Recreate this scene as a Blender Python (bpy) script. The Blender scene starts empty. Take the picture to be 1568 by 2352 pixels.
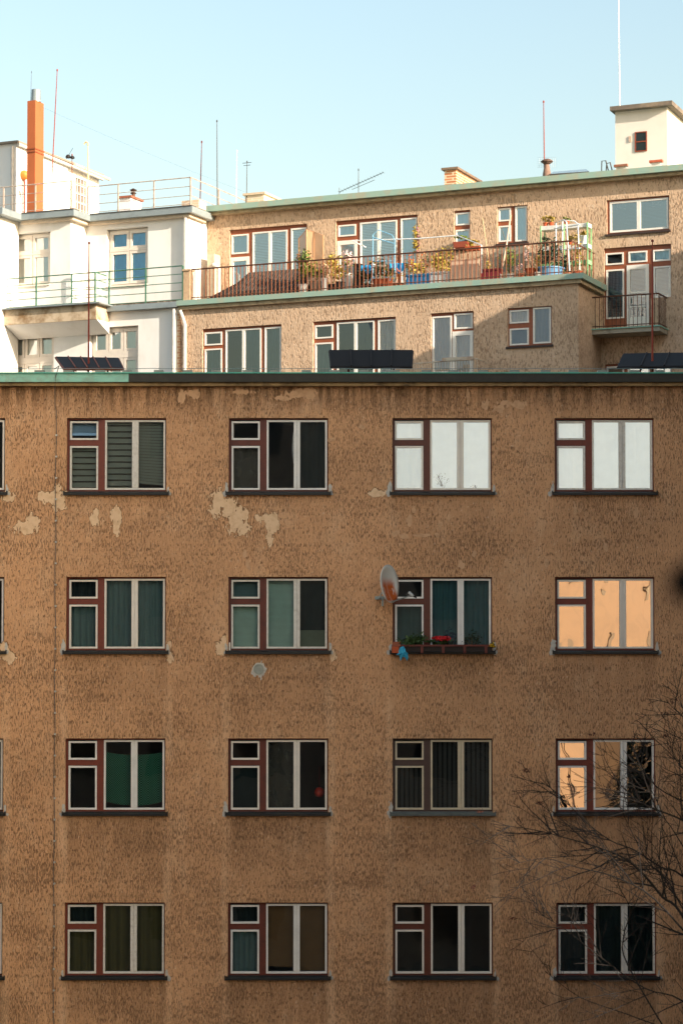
import bpy, math, random
from mathutils import Vector, Quaternion, noise
R=math.radians
random.seed(7)
S=bpy.context.scene; COL=S.collection
# ------------------------------------------------------------------ camera maths
H=13.0; CAM=Vector((0,-40,H)); FP=4870.0; PH=R(2.0); CX=784.0; CY=1280.0
def ray(px,py):
    a=(px-CX)/FP; b=(CY-py)/FP
    return Vector((a, math.cos(PH)-b*math.sin(PH), math.sin(PH)+b*math.cos(PH)))
def at(px,py,Y):
    r=ray(px,py); return CAM+r*((Y-CAM.y)/r.y)
class Face:
    """a facade plane: u along it, z up, d outwards"""
    def __init__(s,O,ang,d=0.0):
        s.U=Vector((math.cos(ang),-math.sin(ang),0)); s.N=Vector((-math.sin(ang),-math.cos(ang),0)); s.O=Vector((O[0],O[1],0)); s.d0=d
    def off(s,d):
        f=Face((0,0),0); f.U=s.U.copy(); f.N=s.N.copy(); f.O=s.O.copy(); f.d0=s.d0+d; return f
    def w(s,u,z,d=0.0): return s.O+s.U*u+s.N*(s.d0+d)+Vector((0,0,z))
    def uz(s,px,py,d=0.0):
        r=ray(px,py); P=s.O+s.N*(s.d0+d); t=(P-CAM).dot(s.N)/r.dot(s.N); q=CAM+r*t-P
        return q.dot(s.U), q.z
    def u(s,px,py=1450,d=0.0): return s.uz(px,py,d)[0]
    def z(s,px,py,d=0.0): return s.uz(px,py,d)[1]
# ------------------------------------------------------------------ mesh builder
class MB:
    def __init__(s): s.v=[]; s.f=[]
    def poly(s,*p):
        n=len(s.v); s.v+= [Vector(q) for q in p]; s.f.append(tuple(range(n,n+len(p)))); return s
    def hexa(s,p):  # 8 corners: bottom 4 ccw, top 4
        n=len(s.v); s.v+=[Vector(q) for q in p]
        for f in ((3,2,1,0),(4,5,6,7),(0,1,5,4),(1,2,6,5),(2,3,7,6),(3,0,4,7)): s.f.append(tuple(n+i for i in f))
        return s
    def box(s,F,u0,u1,z0,z1,d0,d1):
        return s.hexa([F.w(u0,z0,d1),F.w(u1,z0,d1),F.w(u1,z0,d0),F.w(u0,z0,d0),F.w(u0,z1,d1),F.w(u1,z1,d1),F.w(u1,z1,d0),F.w(u0,z1,d0)])
    def wbox(s,x0,x1,y0,y1,z0,z1):
        return s.hexa([(x0,y0,z0),(x1,y0,z0),(x1,y1,z0),(x0,y1,z0),(x0,y0,z1),(x1,y0,z1),(x1,y1,z1),(x0,y1,z1)])
    def tube(s,pts,r,n=6,cap=True):
        pts=[Vector(p) for p in pts]; rs=r if isinstance(r,(list,tuple)) else [r]*len(pts)
        base=len(s.v); up=Vector((0.13,0.21,0.97))
        for i,p in enumerate(pts):
            a=pts[max(i-1,0)]; b=pts[min(i+1,len(pts)-1)]; t=(b-a).normalized()
            x=t.cross(up)
            if x.length<.05: x=t.cross(Vector((1,0,0)))
            x.normalize(); y=t.cross(x)
            for k in range(n):
                an=2*math.pi*k/n; s.v.append(p+(x*math.cos(an)+y*math.sin(an))*rs[i])
        for i in range(len(pts)-1):
            for k in range(n):
                a=base+i*n+k; b=base+i*n+(k+1)%n; s.f.append((a,b,b+n,a+n))
        if cap:
            s.f.append(tuple(base+k for k in range(n))[::-1]); e=base+(len(pts)-1)*n; s.f.append(tuple(e+k for k in range(n)))
        return s
    def lathe(s,c,prof,n=14,axis=None):
        c=Vector(c); base=len(s.v)
        if axis is None: X,Y,Z=Vector((1,0,0)),Vector((0,1,0)),Vector((0,0,1))
        else:
            Z=Vector(axis).normalized(); X=Z.cross(Vector((0,0,1)))
            if X.length<.01: X=Vector((1,0,0))
            X.normalize(); Y=Z.cross(X)
        for (r,h) in prof:
            for k in range(n):
                a=2*math.pi*k/n; s.v.append(c+X*(r*math.cos(a))+Y*(r*math.sin(a))+Z*h)
        for i in range(len(prof)-1):
            for k in range(n):
                a=base+i*n+k; b=base+i*n+(k+1)%n; s.f.append((a,b,b+n,a+n))
        return s
    def leaves(s,c,rad,n,size,flat=False,seed=0):
        rg=random.Random(seed*7919+n); c=Vector(c); rad=Vector(rad)
        k=max(3,n//14); cl=[]
        for i in range(k):
            v=Vector((rg.gauss(0,1),rg.gauss(0,1),rg.gauss(0,1))).normalized()*rg.uniform(.25,.9); cl.append(Vector((v.x*rad.x,v.y*rad.y,v.z*rad.z)))
        for i in range(n):
            q=c+rg.choice(cl)+Vector((rg.gauss(0,1)*rad.x,rg.gauss(0,1)*rad.y,rg.gauss(0,1)*rad.z))*.22
            a=Vector((rg.gauss(0,1),rg.gauss(0,1),rg.gauss(0,.6))).normalized(); b=a.cross(Vector((rg.gauss(0,1),rg.gauss(0,1),rg.gauss(0,1)))).normalized()
            L=size*rg.uniform(.6,1.3); W=L*.5
            s.poly(q-a*L,q+b*W,q+a*L,q-b*W)
        return s
OFF={}
def new_ob(name,data,parent,loc):
    o=bpy.data.objects.new(name,data); COL.objects.link(o)
    if parent is not None:
        o.parent=parent; o.location=Vector(loc)-OFF[parent.name]
    else: o.location=loc
    OFF[o.name]=Vector(loc); return o
def build(mb,name,mat,parent=None,loc=None,smooth=False,label=None):
    if loc is None: loc=OFF[parent.name] if parent is not None else Vector((0,0,0))
    loc=Vector(loc)
    me=bpy.data.meshes.new(name); me.from_pydata([tuple(v-loc) for v in mb.v],[],mb.f); me.update()
    if mat: me.materials.append(mat)
    if smooth:
        for p in me.polygons: p.use_smooth=True
    o=new_ob(name,me,parent,loc)
    if label: o['label']=label
    return o
def empty(name,loc,label,cat,group=None):
    o=new_ob(name,None,None,Vector(loc)); o['label']=label; o['category']=cat
    if group: o['group']=group
    return o
def tag(o,label,cat,group=None):
    o['label']=label; o['category']=cat
    if group: o['group']=group
    return o
def single(mb,name,mat,label,cat,group=None,smooth=False):
    v=mb.v; lo=Vector((sum(p.x for p in v)/len(v),sum(p.y for p in v)/len(v),min(p.z for p in v)))
    return tag(build(mb,name,mat,None,lo,smooth),label,cat,group)
# ------------------------------------------------------------------ materials
def lin(h):
    h=h.lstrip('#'); c=[int(h[i:i+2],16)/255 for i in (0,2,4)]
    return tuple((x/12.92 if x<=.04045 else ((x+.055)/1.055)**2.4) for x in c)+(1,)
def nodes(name):
    m=bpy.data.materials.new(name); m.use_nodes=True; nt=m.node_tree; return m,nt,nt.nodes['Principled BSDF']
def mth(nt,op,a,b=None,c=None,clamp=False):
    n=nt.nodes.new('ShaderNodeMath'); n.operation=op; n.use_clamp=clamp
    for i,x in enumerate((a,b,c)):
        if x is None: continue
        if isinstance(x,(int,float)): n.inputs[i].default_value=x
        else: nt.links.new(x,n.inputs[i])
    return n.outputs[0]
def mapr(nt,v,a,b,c=0.0,d=1.0,smooth=True):
    n=nt.nodes.new('ShaderNodeMapRange'); n.interpolation_type='SMOOTHSTEP' if smooth else 'LINEAR'
    nt.links.new(v,n.inputs[0])
    for i,x in enumerate((a,b,c,d)): n.inputs[i+1].default_value=x
    return n.outputs[0]
def noi(nt,vec,scale=(1,1,1),detail=3,rough=.55,dist=0.0,loc=(0,0,0)):
    mp=nt.nodes.new('ShaderNodeMapping'); mp.inputs['Scale'].default_value=scale; mp.inputs['Location'].default_value=loc
    nt.links.new(vec,mp.inputs[0]); n=nt.nodes.new('ShaderNodeTexNoise'); n.inputs['Scale'].default_value=1; n.inputs['Detail'].default_value=detail
    n.inputs['Roughness'].default_value=rough; n.inputs['Distortion'].default_value=dist
    nt.links.new(mp.outputs[0],n.inputs['Vector']); return n.outputs['Fac']
def mixc(nt,f,a,b,mode='MIX'):
    n=nt.nodes.new('ShaderNodeMix'); n.data_type='RGBA'; n.blend_type=mode
    if isinstance(f,(int,float)): n.inputs[0].default_value=f
    else: nt.links.new(f,n.inputs[0])
    for i,x in ((6,a),(7,b)):
        if isinstance(x,tuple): n.inputs[i].default_value=x
        else: nt.links.new(x,n.inputs[i])
    return n.outputs[2]
def coord(nt):
    return nt.nodes.new('ShaderNodeTexCoord').outputs['Object']
def bump(nt,b,h,strength=.4,dist=.01):
    n=nt.nodes.new('ShaderNodeBump'); n.inputs['Strength'].default_value=strength; n.inputs['Distance'].default_value=dist
    nt.links.new(h,n.inputs['Height']); nt.links.new(n.outputs[0],b.inputs['Normal'])
MC={}
def M(col,rough=.6,metal=0.0,var=.25,sc=6.0,stretch=1.0,bmp=.0,dark=None,name=None):
    """coloured surface with real wear: noise towards a darker or given tint"""
    key=(col,rough,metal,var,sc,stretch,bmp,dark)
    if key in MC: return MC[key]
    m,nt,b=nodes(name or ('surface_'+col.strip('#'))); c=coord(nt); base=lin(col)
    d=lin(dark) if dark else tuple(x*.45 for x in base[:3])+(1,)
    n=noi(nt,c,(sc,sc,sc*stretch),5,.6)
    f=mth(nt,'MULTIPLY',mapr(nt,n,.42,.72),var)
    nt.links.new(mixc(nt,f,base,d),b.inputs['Base Color'])
    b.inputs['Roughness'].default_value=rough; b.inputs['Metallic'].default_value=metal
    if bmp: bump(nt,b,n,bmp,.01)
    MC[key]=m; return m
# rough rendered plaster of the front wall
def plaster(name,base,light,pit,specks,pitx,pitz,thresh,front=False,pitamt=.8):
    m,nt,b=nodes(name); c=coord(nt)
    sx=nt.nodes.new('ShaderNodeSeparateXYZ'); nt.links.new(c,sx.inputs[0]); X,Y,Z=sx.outputs
    tone=noi(nt,c,(.45,.45,.8),4,.6); tone2=noi(nt,c,(2.2,2.2,1.2),4,.6,loc=(3,5,1)); tone3=noi(nt,c,(9,9,4),3,.6,loc=(9,2,4))
    col=mixc(nt,mapr(nt,tone,.3,.7),base,tuple(x*.86 for x in base[:3])+(1,))
    col=mixc(nt,mth(nt,'MULTIPLY',mapr(nt,tone2,.5,.72),.4),col,light)
    col=mixc(nt,mth(nt,'MULTIPLY',mapr(nt,tone3,.5,.75),.3),col,tuple(x*.6 for x in base[:3])+(1,))
    # scratched grooves, mostly upright
    g=noi(nt,c,(pitx,pitx,pitz),2,.5,.3); g2=noi(nt,c,(pitx*.55,pitx*.55,pitz*.45),3,.6,.8,loc=(7,1,3))
    dens=noi(nt,c,(.7,.7,1.0),3,.6,loc=(11,4,8)); dens=mapr(nt,dens,.33,.68,-.03,.05)
    rows=noi(nt,c,(.35,.35,5.0),2,.5,loc=(1,7,5)); dens=mth(nt,'ADD',dens,mapr(nt,rows,.35,.65,-.01,.018))
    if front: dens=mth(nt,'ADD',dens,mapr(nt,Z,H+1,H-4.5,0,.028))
    t=mth(nt,'ADD',dens,thresh)
    pit1=mth(nt,'SUBTRACT',t,g); pit1=mapr(nt,pit1,-.015,.045)
    pit2=mth(nt,'SUBTRACT',mth(nt,'SUBTRACT',t,.06),g2); pit2=mapr(nt,pit2,-.01,.03)
    pits=mth(nt,'MAXIMUM',pit1,mth(nt,'MULTIPLY',pit2,.55))
    pits=mth(nt,'MULTIPLY',pits,pitamt)
    lt=noi(nt,c,(pitx*.8,pitx*.8,pitz*1.3),2,.5,.3,loc=(21,3,9)); sp=mapr(nt,lt,.64,.72,0,.55)
    comb=noi(nt,c,(pitx*.8,pitx*.8,3.2),4,.7,.9,loc=(4,9,2)); grain=noi(nt,c,(110,110,80),2,.6,loc=(2,2,2))
    dk=tuple(x*.55 for x in base[:3])+(1,)
    col=mixc(nt,mapr(nt,comb,.50,.68,0,.42 if front else .3),col,dk); col=mixc(nt,mapr(nt,comb,.48,.34,0,.2),col,light); col=mixc(nt,mapr(nt,grain,.5,.7,0,.4),col,dk)
    if front:
        # darker rain-dirt tongues below the coping and pale washed runs under the ends of the sills
        streak=noi(nt,c,(7,7,.35),3,.6,loc=(2,0,4)); topd=mapr(nt,Z,H+3.9,H+4.65); sm=mth(nt,'MULTIPLY',topd,mapr(nt,streak,.40,.62,.25,1.0))
        col=mixc(nt,mth(nt,'MULTIPLY',sm,.75),col,lin('#3a2a1c'))
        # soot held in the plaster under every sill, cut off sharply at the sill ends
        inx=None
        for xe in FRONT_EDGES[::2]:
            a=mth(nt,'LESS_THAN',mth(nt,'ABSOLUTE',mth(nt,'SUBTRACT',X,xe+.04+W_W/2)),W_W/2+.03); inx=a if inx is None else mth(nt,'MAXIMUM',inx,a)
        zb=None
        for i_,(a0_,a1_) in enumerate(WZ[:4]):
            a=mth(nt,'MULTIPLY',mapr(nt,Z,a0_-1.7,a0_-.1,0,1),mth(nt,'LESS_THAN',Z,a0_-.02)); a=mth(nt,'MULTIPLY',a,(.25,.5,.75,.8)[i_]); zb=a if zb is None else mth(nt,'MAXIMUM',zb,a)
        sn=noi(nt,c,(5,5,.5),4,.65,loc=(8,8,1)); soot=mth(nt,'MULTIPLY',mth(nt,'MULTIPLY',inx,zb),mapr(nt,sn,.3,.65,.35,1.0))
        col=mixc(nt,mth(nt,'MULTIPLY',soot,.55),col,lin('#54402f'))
        acc=None
        for xe in FRONT_EDGES:
            d=mapr(nt,mth(nt,'ABSOLUTE',mth(nt,'SUBTRACT',X,xe)),.04,.13,1,0)
            acc=d if acc is None else mth(nt,'MAXIMUM',acc,d)
        rn=noi(nt,c,(3,3,.7),3,.6,loc=(5,5,5)); zf=mapr(nt,Z,H-.3,H-2.0,.0,1.0)
        wash=mth(nt,'MULTIPLY',mth(nt,'MULTIPLY',acc,zf),mapr(nt,rn,.4,.65,.1,.55))
        col=mixc(nt,wash,col,light)
        pits=mth(nt,'MULTIPLY',pits,mth(nt,'SUBTRACT',1.0,mth(nt,'MULTIPLY',wash,.8)))
    col=mixc(nt,sp,col,specks); col=mixc(nt,pits,col,pit)
    nt.links.new(col,b.inputs['Base Color']); b.inputs['Roughness'].default_value=.95; b.inputs['Specular IOR Level'].default_value=.15
    h=mth(nt,'SUBTRACT',mth(nt,'ADD',g,mth(nt,'MULTIPLY',lt,.3)),pits)
    bump(nt,b,h,.9,.018)
    return m
def glass(name,refl,tint=(1,1,1,1),wob=.004,rough=0.0):
    m,nt,b=nodes(name); nt.nodes.remove(b); out=nt.nodes['Material Output']
    t=nt.nodes.new('ShaderNodeBsdfTransparent'); t.inputs[0].default_value=tint
    g=nt.nodes.new('ShaderNodeBsdfGlossy'); g.inputs['Roughness'].default_value=rough; g.inputs[0].default_value=(.93,.98,1,1)
    c=coord(nt); n=noi(nt,c,(1.1,1.1,1.1),2,.4); bm=nt.nodes.new('ShaderNodeBump'); bm.inputs['Strength'].default_value=1; bm.inputs['Distance'].default_value=wob
    nt.links.new(n,bm.inputs['Height']); nt.links.new(bm.outputs[0],g.inputs['Normal'])
    fr=nt.nodes.new('ShaderNodeFresnel'); fr.inputs['IOR'].default_value=1.5
    f=mth(nt,'ADD',fr.outputs[0],refl-.04,clamp=True)
    mx=nt.nodes.new('ShaderNodeMixShader'); nt.links.new(f,mx.inputs[0]); nt.links.new(t.outputs[0],mx.inputs[1]); nt.links.new(g.outputs[0],mx.inputs[2])
    nt.links.new(mx.outputs[0],out.inputs[0]); return m
def cloth(name,col,transl=.4,alpha=1.0,check=None,stripes=None):
    m,nt,b=nodes(name); c=coord(nt); base=lin(col); out=nt.nodes['Material Output']; colr=base
    n=noi(nt,c,(4,4,4),3); colr=mixc(nt,mapr(nt,n,.3,.7,0,.25),base,tuple(x*.7 for x in base[:3])+(1,))
    if check:
        ch=nt.nodes.new('ShaderNodeTexChecker'); ch.inputs['Scale'].default_value=check[1]; nt.links.new(c,ch.inputs[0])
        ch.inputs[1].default_value=base; ch.inputs[2].default_value=lin(check[0]); colr=ch.outputs[0]
    if stripes:
        sx=nt.nodes.new('ShaderNodeSeparateXYZ'); nt.links.new(c,sx.inputs[0])
        w=mth(nt,'SINE',mth(nt,'MULTIPLY',sx.outputs[stripes[1]],stripes[2])); colr=mixc(nt,mapr(nt,w,0,1),base,lin(stripes[0]))
    b.inputs['Roughness'].default_value=.9; b.inputs['Specular IOR Level'].default_value=.1
    if isinstance(colr,tuple): b.inputs['Base Color'].default_value=colr
    else: nt.links.new(colr,b.inputs['Base Color'])
    tr=nt.nodes.new('ShaderNodeBsdfTranslucent')
    if isinstance(colr,tuple): tr.inputs[0].default_value=colr
    else: nt.links.new(colr,tr.inputs[0])
    mx=nt.nodes.new('ShaderNodeMixShader'); mx.inputs[0].default_value=transl; nt.links.new(b.outputs[0],mx.inputs[1]); nt.links.new(tr.outputs[0],mx.inputs[2]); last=mx.outputs[0]
    if alpha<1:
        tp=nt.nodes.new('ShaderNodeBsdfTransparent'); m2=nt.nodes.new('ShaderNodeMixShader'); m2.inputs[0].default_value=alpha
        nt.links.new(tp.outputs[0],m2.inputs[1]); nt.links.new(last,m2.inputs[2]); last=m2.outputs[0]
    nt.links.new(last,out.inputs[0]); return m
def brick(name,c1,c2,mortar,scale=1.0,rot=0.0):
    m,nt,b=nodes(name); c=coord(nt); mp=nt.nodes.new('ShaderNodeMapping')
    sx=nt.nodes.new('ShaderNodeSeparateXYZ'); nt.links.new(c,sx.inputs[0]); cb=nt.nodes.new('ShaderNodeCombineXYZ')
    nt.links.new(mth(nt,'ADD',sx.outputs[0],sx.outputs[1]),cb.inputs[0]); nt.links.new(sx.outputs[2],cb.inputs[1])
    t=nt.nodes.new('ShaderNodeTexBrick'); nt.links.new(cb.outputs[0],t.inputs['Vector'])
    t.inputs['Color1'].default_value=lin(c1); t.inputs['Color2'].default_value=lin(c2); t.inputs['Mortar'].default_value=lin(mortar)
    t.inputs['Scale'].default_value=scale; t.inputs['Brick Width'].default_value=.26; t.inputs['Row Height'].default_value=.085; t.inputs['Mortar Size'].default_value=.014
    nt.links.new(t.outputs[0],b.inputs['Base Color']); b.inputs['Roughness'].default_value=.9; bump(nt,b,t.outputs['Fac'],-.4,.01); return m
# ------------------------------------------------------------------ light, sky, camera
EL=R(21); AZ=R(129)
w=bpy.data.worlds.new("World"); S.world=w; w.use_nodes=True; nt=w.node_tree
sk=nt.nodes.new('ShaderNodeTexSky'); sk.sky_type='NISHITA'; sk.sun_disc=False; sk.sun_elevation=EL; sk.sun_rotation=AZ; sk.air_density=1.6; sk.dust_density=3.4; sk.ozone_density=1.3; sk.altitude=200
nt.links.new(sk.outputs[0],nt.nodes['Background'].inputs[0]); nt.nodes['Background'].inputs[1].default_value=.15
sl=bpy.data.lights.new('sun','SUN'); sl.energy=5; sl.angle=R(.5); sl.color=(1,.88,.74); so=bpy.data.objects.new('sun',sl); COL.objects.link(so)
sd=Vector((math.sin(AZ)*math.cos(EL),math.cos(AZ)*math.cos(EL),math.sin(EL))); so.rotation_euler=sd.to_track_quat('Z','Y').to_euler(); so.location=(30,-20,60)
S.view_settings.view_transform='Standard'; S.view_settings.look='None'; S.view_settings.gamma=1; S.view_settings.exposure=.86
cd=bpy.data.cameras.new('camera'); co=bpy.data.objects.new('camera',cd); COL.objects.link(co); S.camera=co
co.location=CAM; co.rotation_euler=(math.pi/2+PH,0,0); cd.sensor_fit='VERTICAL'; cd.sensor_height=36; cd.sensor_width=24; cd.lens=FP/2352*36
cd.shift_y=(CY-1176)/2352; cd.clip_end=4000; cd.clip_start=.1
cd.dof.use_dof=True; cd.dof.focus_distance=46; cd.dof.aperture_fstop=3.2
# ------------------------------------------------------------------ shared geometry
def wallmesh(mb,F,u0,u1,z0,z1,holes,depth,d=0.0):
    us=sorted({u0,u1}|{h[0] for h in holes}|{h[1] for h in holes}); zs=sorted({z0,z1}|{h[2] for h in holes}|{h[3] for h in holes})
    us=[x for x in us if u0<=x<=u1]; zs=[x for x in zs if z0<=x<=z1]
    for i in range(len(us)-1):
        for j in range(len(zs)-1):
            cu=(us[i]+us[i+1])/2; cz=(zs[j]+zs[j+1])/2
            if any(h[0]<cu<h[1] and h[2]<cz<h[3] for h in holes): continue
            mb.poly(F.w(us[i],zs[j],d),F.w(us[i+1],zs[j],d),F.w(us[i+1],zs[j+1],d),F.w(us[i],zs[j+1],d))
    for (a,b,c,e) in holes:
        a2,b2=max(a,u0),min(b,u1); q=d-depth
        mb.poly(F.w(a2,c,d),F.w(a2,e,d),F.w(a2,e,q),F.w(a2,c,q)); mb.poly(F.w(b2,c,d),F.w(b2,c,q),F.w(b2,e,q),F.w(b2,e,d))
        mb.poly(F.w(a2,e,d),F.w(b2,e,d),F.w(b2,e,q),F.w(a2,e,q)); mb.poly(F.w(a2,c,d),F.w(a2,c,q),F.w(b2,c,q),F.w(b2,c,d))
def ring(mb,F,u0,u1,z0,z1,w,d0,d1,wl=None,wr=None,wt=None,wb=None):
    wl=wl if wl is not None else w; wr=wr if wr is not None else w; wt=wt if wt is not None else w; wb=wb if wb is not None else w
    mb.box(F,u0,u0+wl,z0,z1,d0,d1); mb.box(F,u1-wr,u1,z0,z1,d0,d1)
    mb.box(F,u0+wl,u1-wr,z1-wt,z1,d0,d1); mb.box(F,u0+wl,u1-wr,z0,z0+wb,d0,d1)
def drape(F,u0,u1,z0,z1,d,amp=.02,waves=9,sag=0.0,seed=0):
    mb=MB(); n=int(max(16,waves*8)); rg=random.Random(seed); ph=rg.uniform(0,6); cols=[]
    for i in range(n+1):
        t=i/n; u=u0+(u1-u0)*t; dd=d+amp*math.sin(ph+waves*2*math.pi*t+1.3*math.sin(5*t+ph))
        sg=sag*4*t*(1-t); base=len(mb.v)
        mb.v+=[F.w(u,z0-sg,dd),F.w(u,z1-sg*.6,dd*.98+d*.02)]
        if i: mb.f.append((base-2,base,base+1,base-1))
    return mb
def slats(F,u0,u1,z0,z1,d,pitch,tilt=.6,skew=0.0):
    mb=MB(); n=max(1,int((z1-z0)/pitch))
    for i in range(n):
        za=z1-(i+1)*pitch; zb=z1-i*pitch-(.004 if pitch<.1 else pitch*.16); sk_=skew*(i/n)
        mb.poly(F.w(u0,za,d+pitch*tilt),F.w(u1,za-sk_,d+pitch*tilt),F.w(u1,zb-sk_,d),F.w(u0,zb,d))
    return mb
BROWN=M('#5e2b1b',.45,var=.35,sc=9,name='brown_window_paint'); BROWNR=M('#93502f',.5,var=.3,sc=9,name='weathered_brown_paint')
WHITE=M('#ebe5d8',.4,var=.12,sc=5,name='white_window_paint'); SILL=M('#171918',.45,var=.4,sc=7,name='dark_sill_metal')
GL=glass('window_glass',.13); GLB=glass('coated_glass',.5,wob=.006); GLW=glass('bright_glass',.42); GLR=glass('rear_window_glass',.34,tint=(.95,1,1,1)); GLT=glass('teal_window_glass',.16,tint=(.75,.93,.95,1))
BRS=[BROWN,M('#61281a',.5,var=.5,sc=5,dark='#3a1c14',name='faded_brown_paint'),M('#743322',.5,var=.45,sc=12,dark='#4e2a1c',name='patchy_brown_paint')]; WHS=[WHITE,M('#dfdcd2',.45,var=.35,sc=14,dark='#a89e8c',name='flaking_white_paint'),M('#e9e8e2',.35,var=.2,sc=4,name='newer_white_paint')]
ROOM=M('#6a6b64',.9,var=.3,sc=2,name='room_plaster')
# ================================================================== FRONT BUILDING
F0=Face((0,0),0)
WX=[-7.62,-5.165,-2.10,.955,4.02]  # left edges filled below
W_W=1.88; W_H=1.405
lefts=[(11,-1),(155,0),(525,0),(901,0),(1274,0)]
WX=[F0.u(10,1450)-W_W,F0.u(152,1450),F0.u(524.5,1450),F0.u(901,1450),F0.u(1274,1450)]
tops=[960,1325,1696,2073]; bots=[1130,1495,1866,2243]
WZ=[(F0.z(784,bots[i]),F0.z(784,tops[i])) for i in range(4)]
dz=WZ[2][1]-WZ[3][1]
for k in range(1): WZ.append((WZ[3][0]-dz,WZ[3][1]-dz))
FRONT_EDGES=[]
for x in WX: FRONT_EDGES+= [x-.04,x+W_W+.04]
ZTOP=F0.z(784,883)   # underside of trim
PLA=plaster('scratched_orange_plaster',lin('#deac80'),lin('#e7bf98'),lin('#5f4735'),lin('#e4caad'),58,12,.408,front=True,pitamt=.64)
apt=empty('apartment_building',(0,3,0),'brown scratched plaster apartment block in the foreground with four rows of white and brown windows','apartment building')
mb=MB(); holes=[]
xs5=WX+[WX[4]+ (WX[4]-WX[3])]
for x in xs5:
    for (z0,z1) in WZ: holes.append((x,x+W_W,z0,z1))
FL,FR=-11.5,12.0
ZW=F0.z(784,862,.0)-.02
wallmesh(mb,F0,FL,FR,0,ZW,holes,.21)
mb.poly(F0.w(FL,0),F0.w(FL,ZW),F0.w(FL,ZW,-11),F0.w(FL,0,-11)); mb.poly(F0.w(FR,0),F0.w(FR,0,-11),F0.w(FR,ZW,-11),F0.w(FR,ZW)); mb.poly(F0.w(FL,0,-11),F0.w(FL,H+4.6,-11),F0.w(FR,H+4.6,-11),F0.w(FR,0,-11))
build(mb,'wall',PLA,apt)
GREEN=M('#8cc7b4',.5,var=.45,sc=5,dark='#8a8f7c',name='green_copper_paint'); DARKM=M('#35332d',.75,var=.5,sc=4,dark='#47443b',name='charcoal_sheet_metal')
zc0=F0.z(784,877,.22); zc1=F0.z(784,858,.22); uc=F0.u(296,865,.22)
mb=MB(); mb.box(F0,FL,uc-.003,zc0,zc1,.0,.22); 
for px in (52,137,220,296): u=F0.u(px,865,.22); mb.box(F0,u-.012,u+.012,zc0,zc1,.22,.232)
build(mb,'coping',GREEN,apt,label='light green sheet metal coping on the left')
mb=MB(); mb.box(F0,uc,FR,zc0,zc1,.0,.235)
for px in (560,830,1115,1370): u=F0.u(px,865,.22); mb.box(F0,u-.01,u+.01,zc0,zc1,.235,.243)
build(mb,'coping',DARKM,apt,label='dark charcoal sheet metal coping')
mb=MB(); mb.box(F0,FL,FR,zc1,zc1+.022,-.25,.25); build(mb,'coping_lip',M('#4fae98',.5,var=.4,name='turquoise_lip'),apt)
mb=MB(); mb.box(F0,FL,FR,zc0-.065,zc0-.003,.0,.14)
build(mb,'trim',M('#b49a70',.9,var=.8,sc=3,dark='#4c4132',name='beige_stone_trim'),apt)
mb=MB(); mb.wbox(FL,FR,.26,11,H+4.2,H+4.55); build(mb,'roof',M('#3b3a37',.9,name='roof_felt'),apt)
# roof wire and its clamps
zt=zc1+.022
cl=MB(); cl.box(F0,-.09,.09,zt,zt+.075,-.16,-.02)
cl0=None; CLM=M('#8d9088',.6,metal=.3,name='clamp_concrete')
k=0
for px in list(range(92,1568,68)):
    u=F0.u(px+random.uniform(-5,5),856)
    if cl0 is None:
        cl0=build(cl,'wire_clamp',CLM,apt,loc=OFF[apt.name]); me=cl0.data; cl0.location.x+=u
    else:
        c=cl0.copy(); COL.objects.link(c); c.parent=apt; c.location.x=u; c.name='wire_clamp.%03d'%k
    k+=1
mb=MB(); mb.tube([F0.w(-7.2+.45*i,zt+.115-.012*(i%2),-.08) for i in range(42)],.006,4); build(mb,'roof_wire',M('#9a9d98',.5,metal=.5,name='zinc_wire'),apt)
xw=F0.u(128,1450)
mb=MB(); pts=[F0.w(xw-.05,zt+.1,-.08),F0.w(xw+.06,zt+.14,.1),F0.w(xw+.02,zc1-.05,.27),F0.w(xw,zc0-.1,.24),F0.w(xw-.02,zc0-.45,.06)]+[F0.w(xw+.01*math.sin(i*1.7),ZTOP-.5-i*.5,.045) for i in range(32)]
mb.tube(pts,.008,5); lc=build(mb,'lightning_cable',M('#6d6a62',.6,metal=.4,name='dull_cable'),apt)
for i,py in enumerate(range(1000,2360,49)):
    z=F0.z(128,py); m_=MB().box(F0,xw-.012,xw+.022,z-.016,z+.016,0,.06); build(m_,'clip',M('#c7c4ba',.4,metal=.4,name='clip_metal'),lc)
# mortar patches, bare plaster
def patch(blobs,cell=.014,seed=0,thr=.0,amp=.6,d=.005,F=F0,streaky=1.0):
    """blobs: (u,z,ru,rz)"""
    mb=MB(); u0=min(b[0]-b[2]*1.8 for b in blobs); u1=max(b[0]+b[2]*1.8 for b in blobs); z0=min(b[1]-b[3]*1.8 for b in blobs); z1=max(b[1]+b[3]*1.8 for b in blobs)
    nu=int((u1-u0)/cell); nz=int((z1-z0)/cell)
    def val(u,z):
        f=-9
        for b in blobs: f=max(f,1-math.hypot((u-b[0])/b[2],(z-b[1])/b[3]))
        n=noise.noise(Vector((u*13,z*6*streaky,seed)))*.9+noise.noise(Vector((u*40,z*17,seed+5)))*.9
        return f+amp*n-thr
    g=[[val(u0+i*cell,z0+j*cell) for j in range(nz+1)] for i in range(nu+1)]
    for i in range(nu):
        for j in range(nz):
            c=[(i,j),(i+1,j),(i+1,j+1),(i,j+1)]; v=[g[a][b] for a,b in c]
            if all(x<=0 for x in v): continue
            P=[]
            for k in range(4):
                a,b=c[k],c[(k+1)%4]; va,vb=v[k],v[(k+1)%4]
                if va>0: P.append(a)
                if (va>0)!=(vb>0): t=va/(va-vb); P.append((a[0]+(b[0]-a[0])*t,a[1]+(b[1]-a[1])*t))
            if len(P)>2: mb.poly(*[F.w(u0+p[0]*cell,z0+p[1]*cell,d) for p in P])
    return mb
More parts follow.
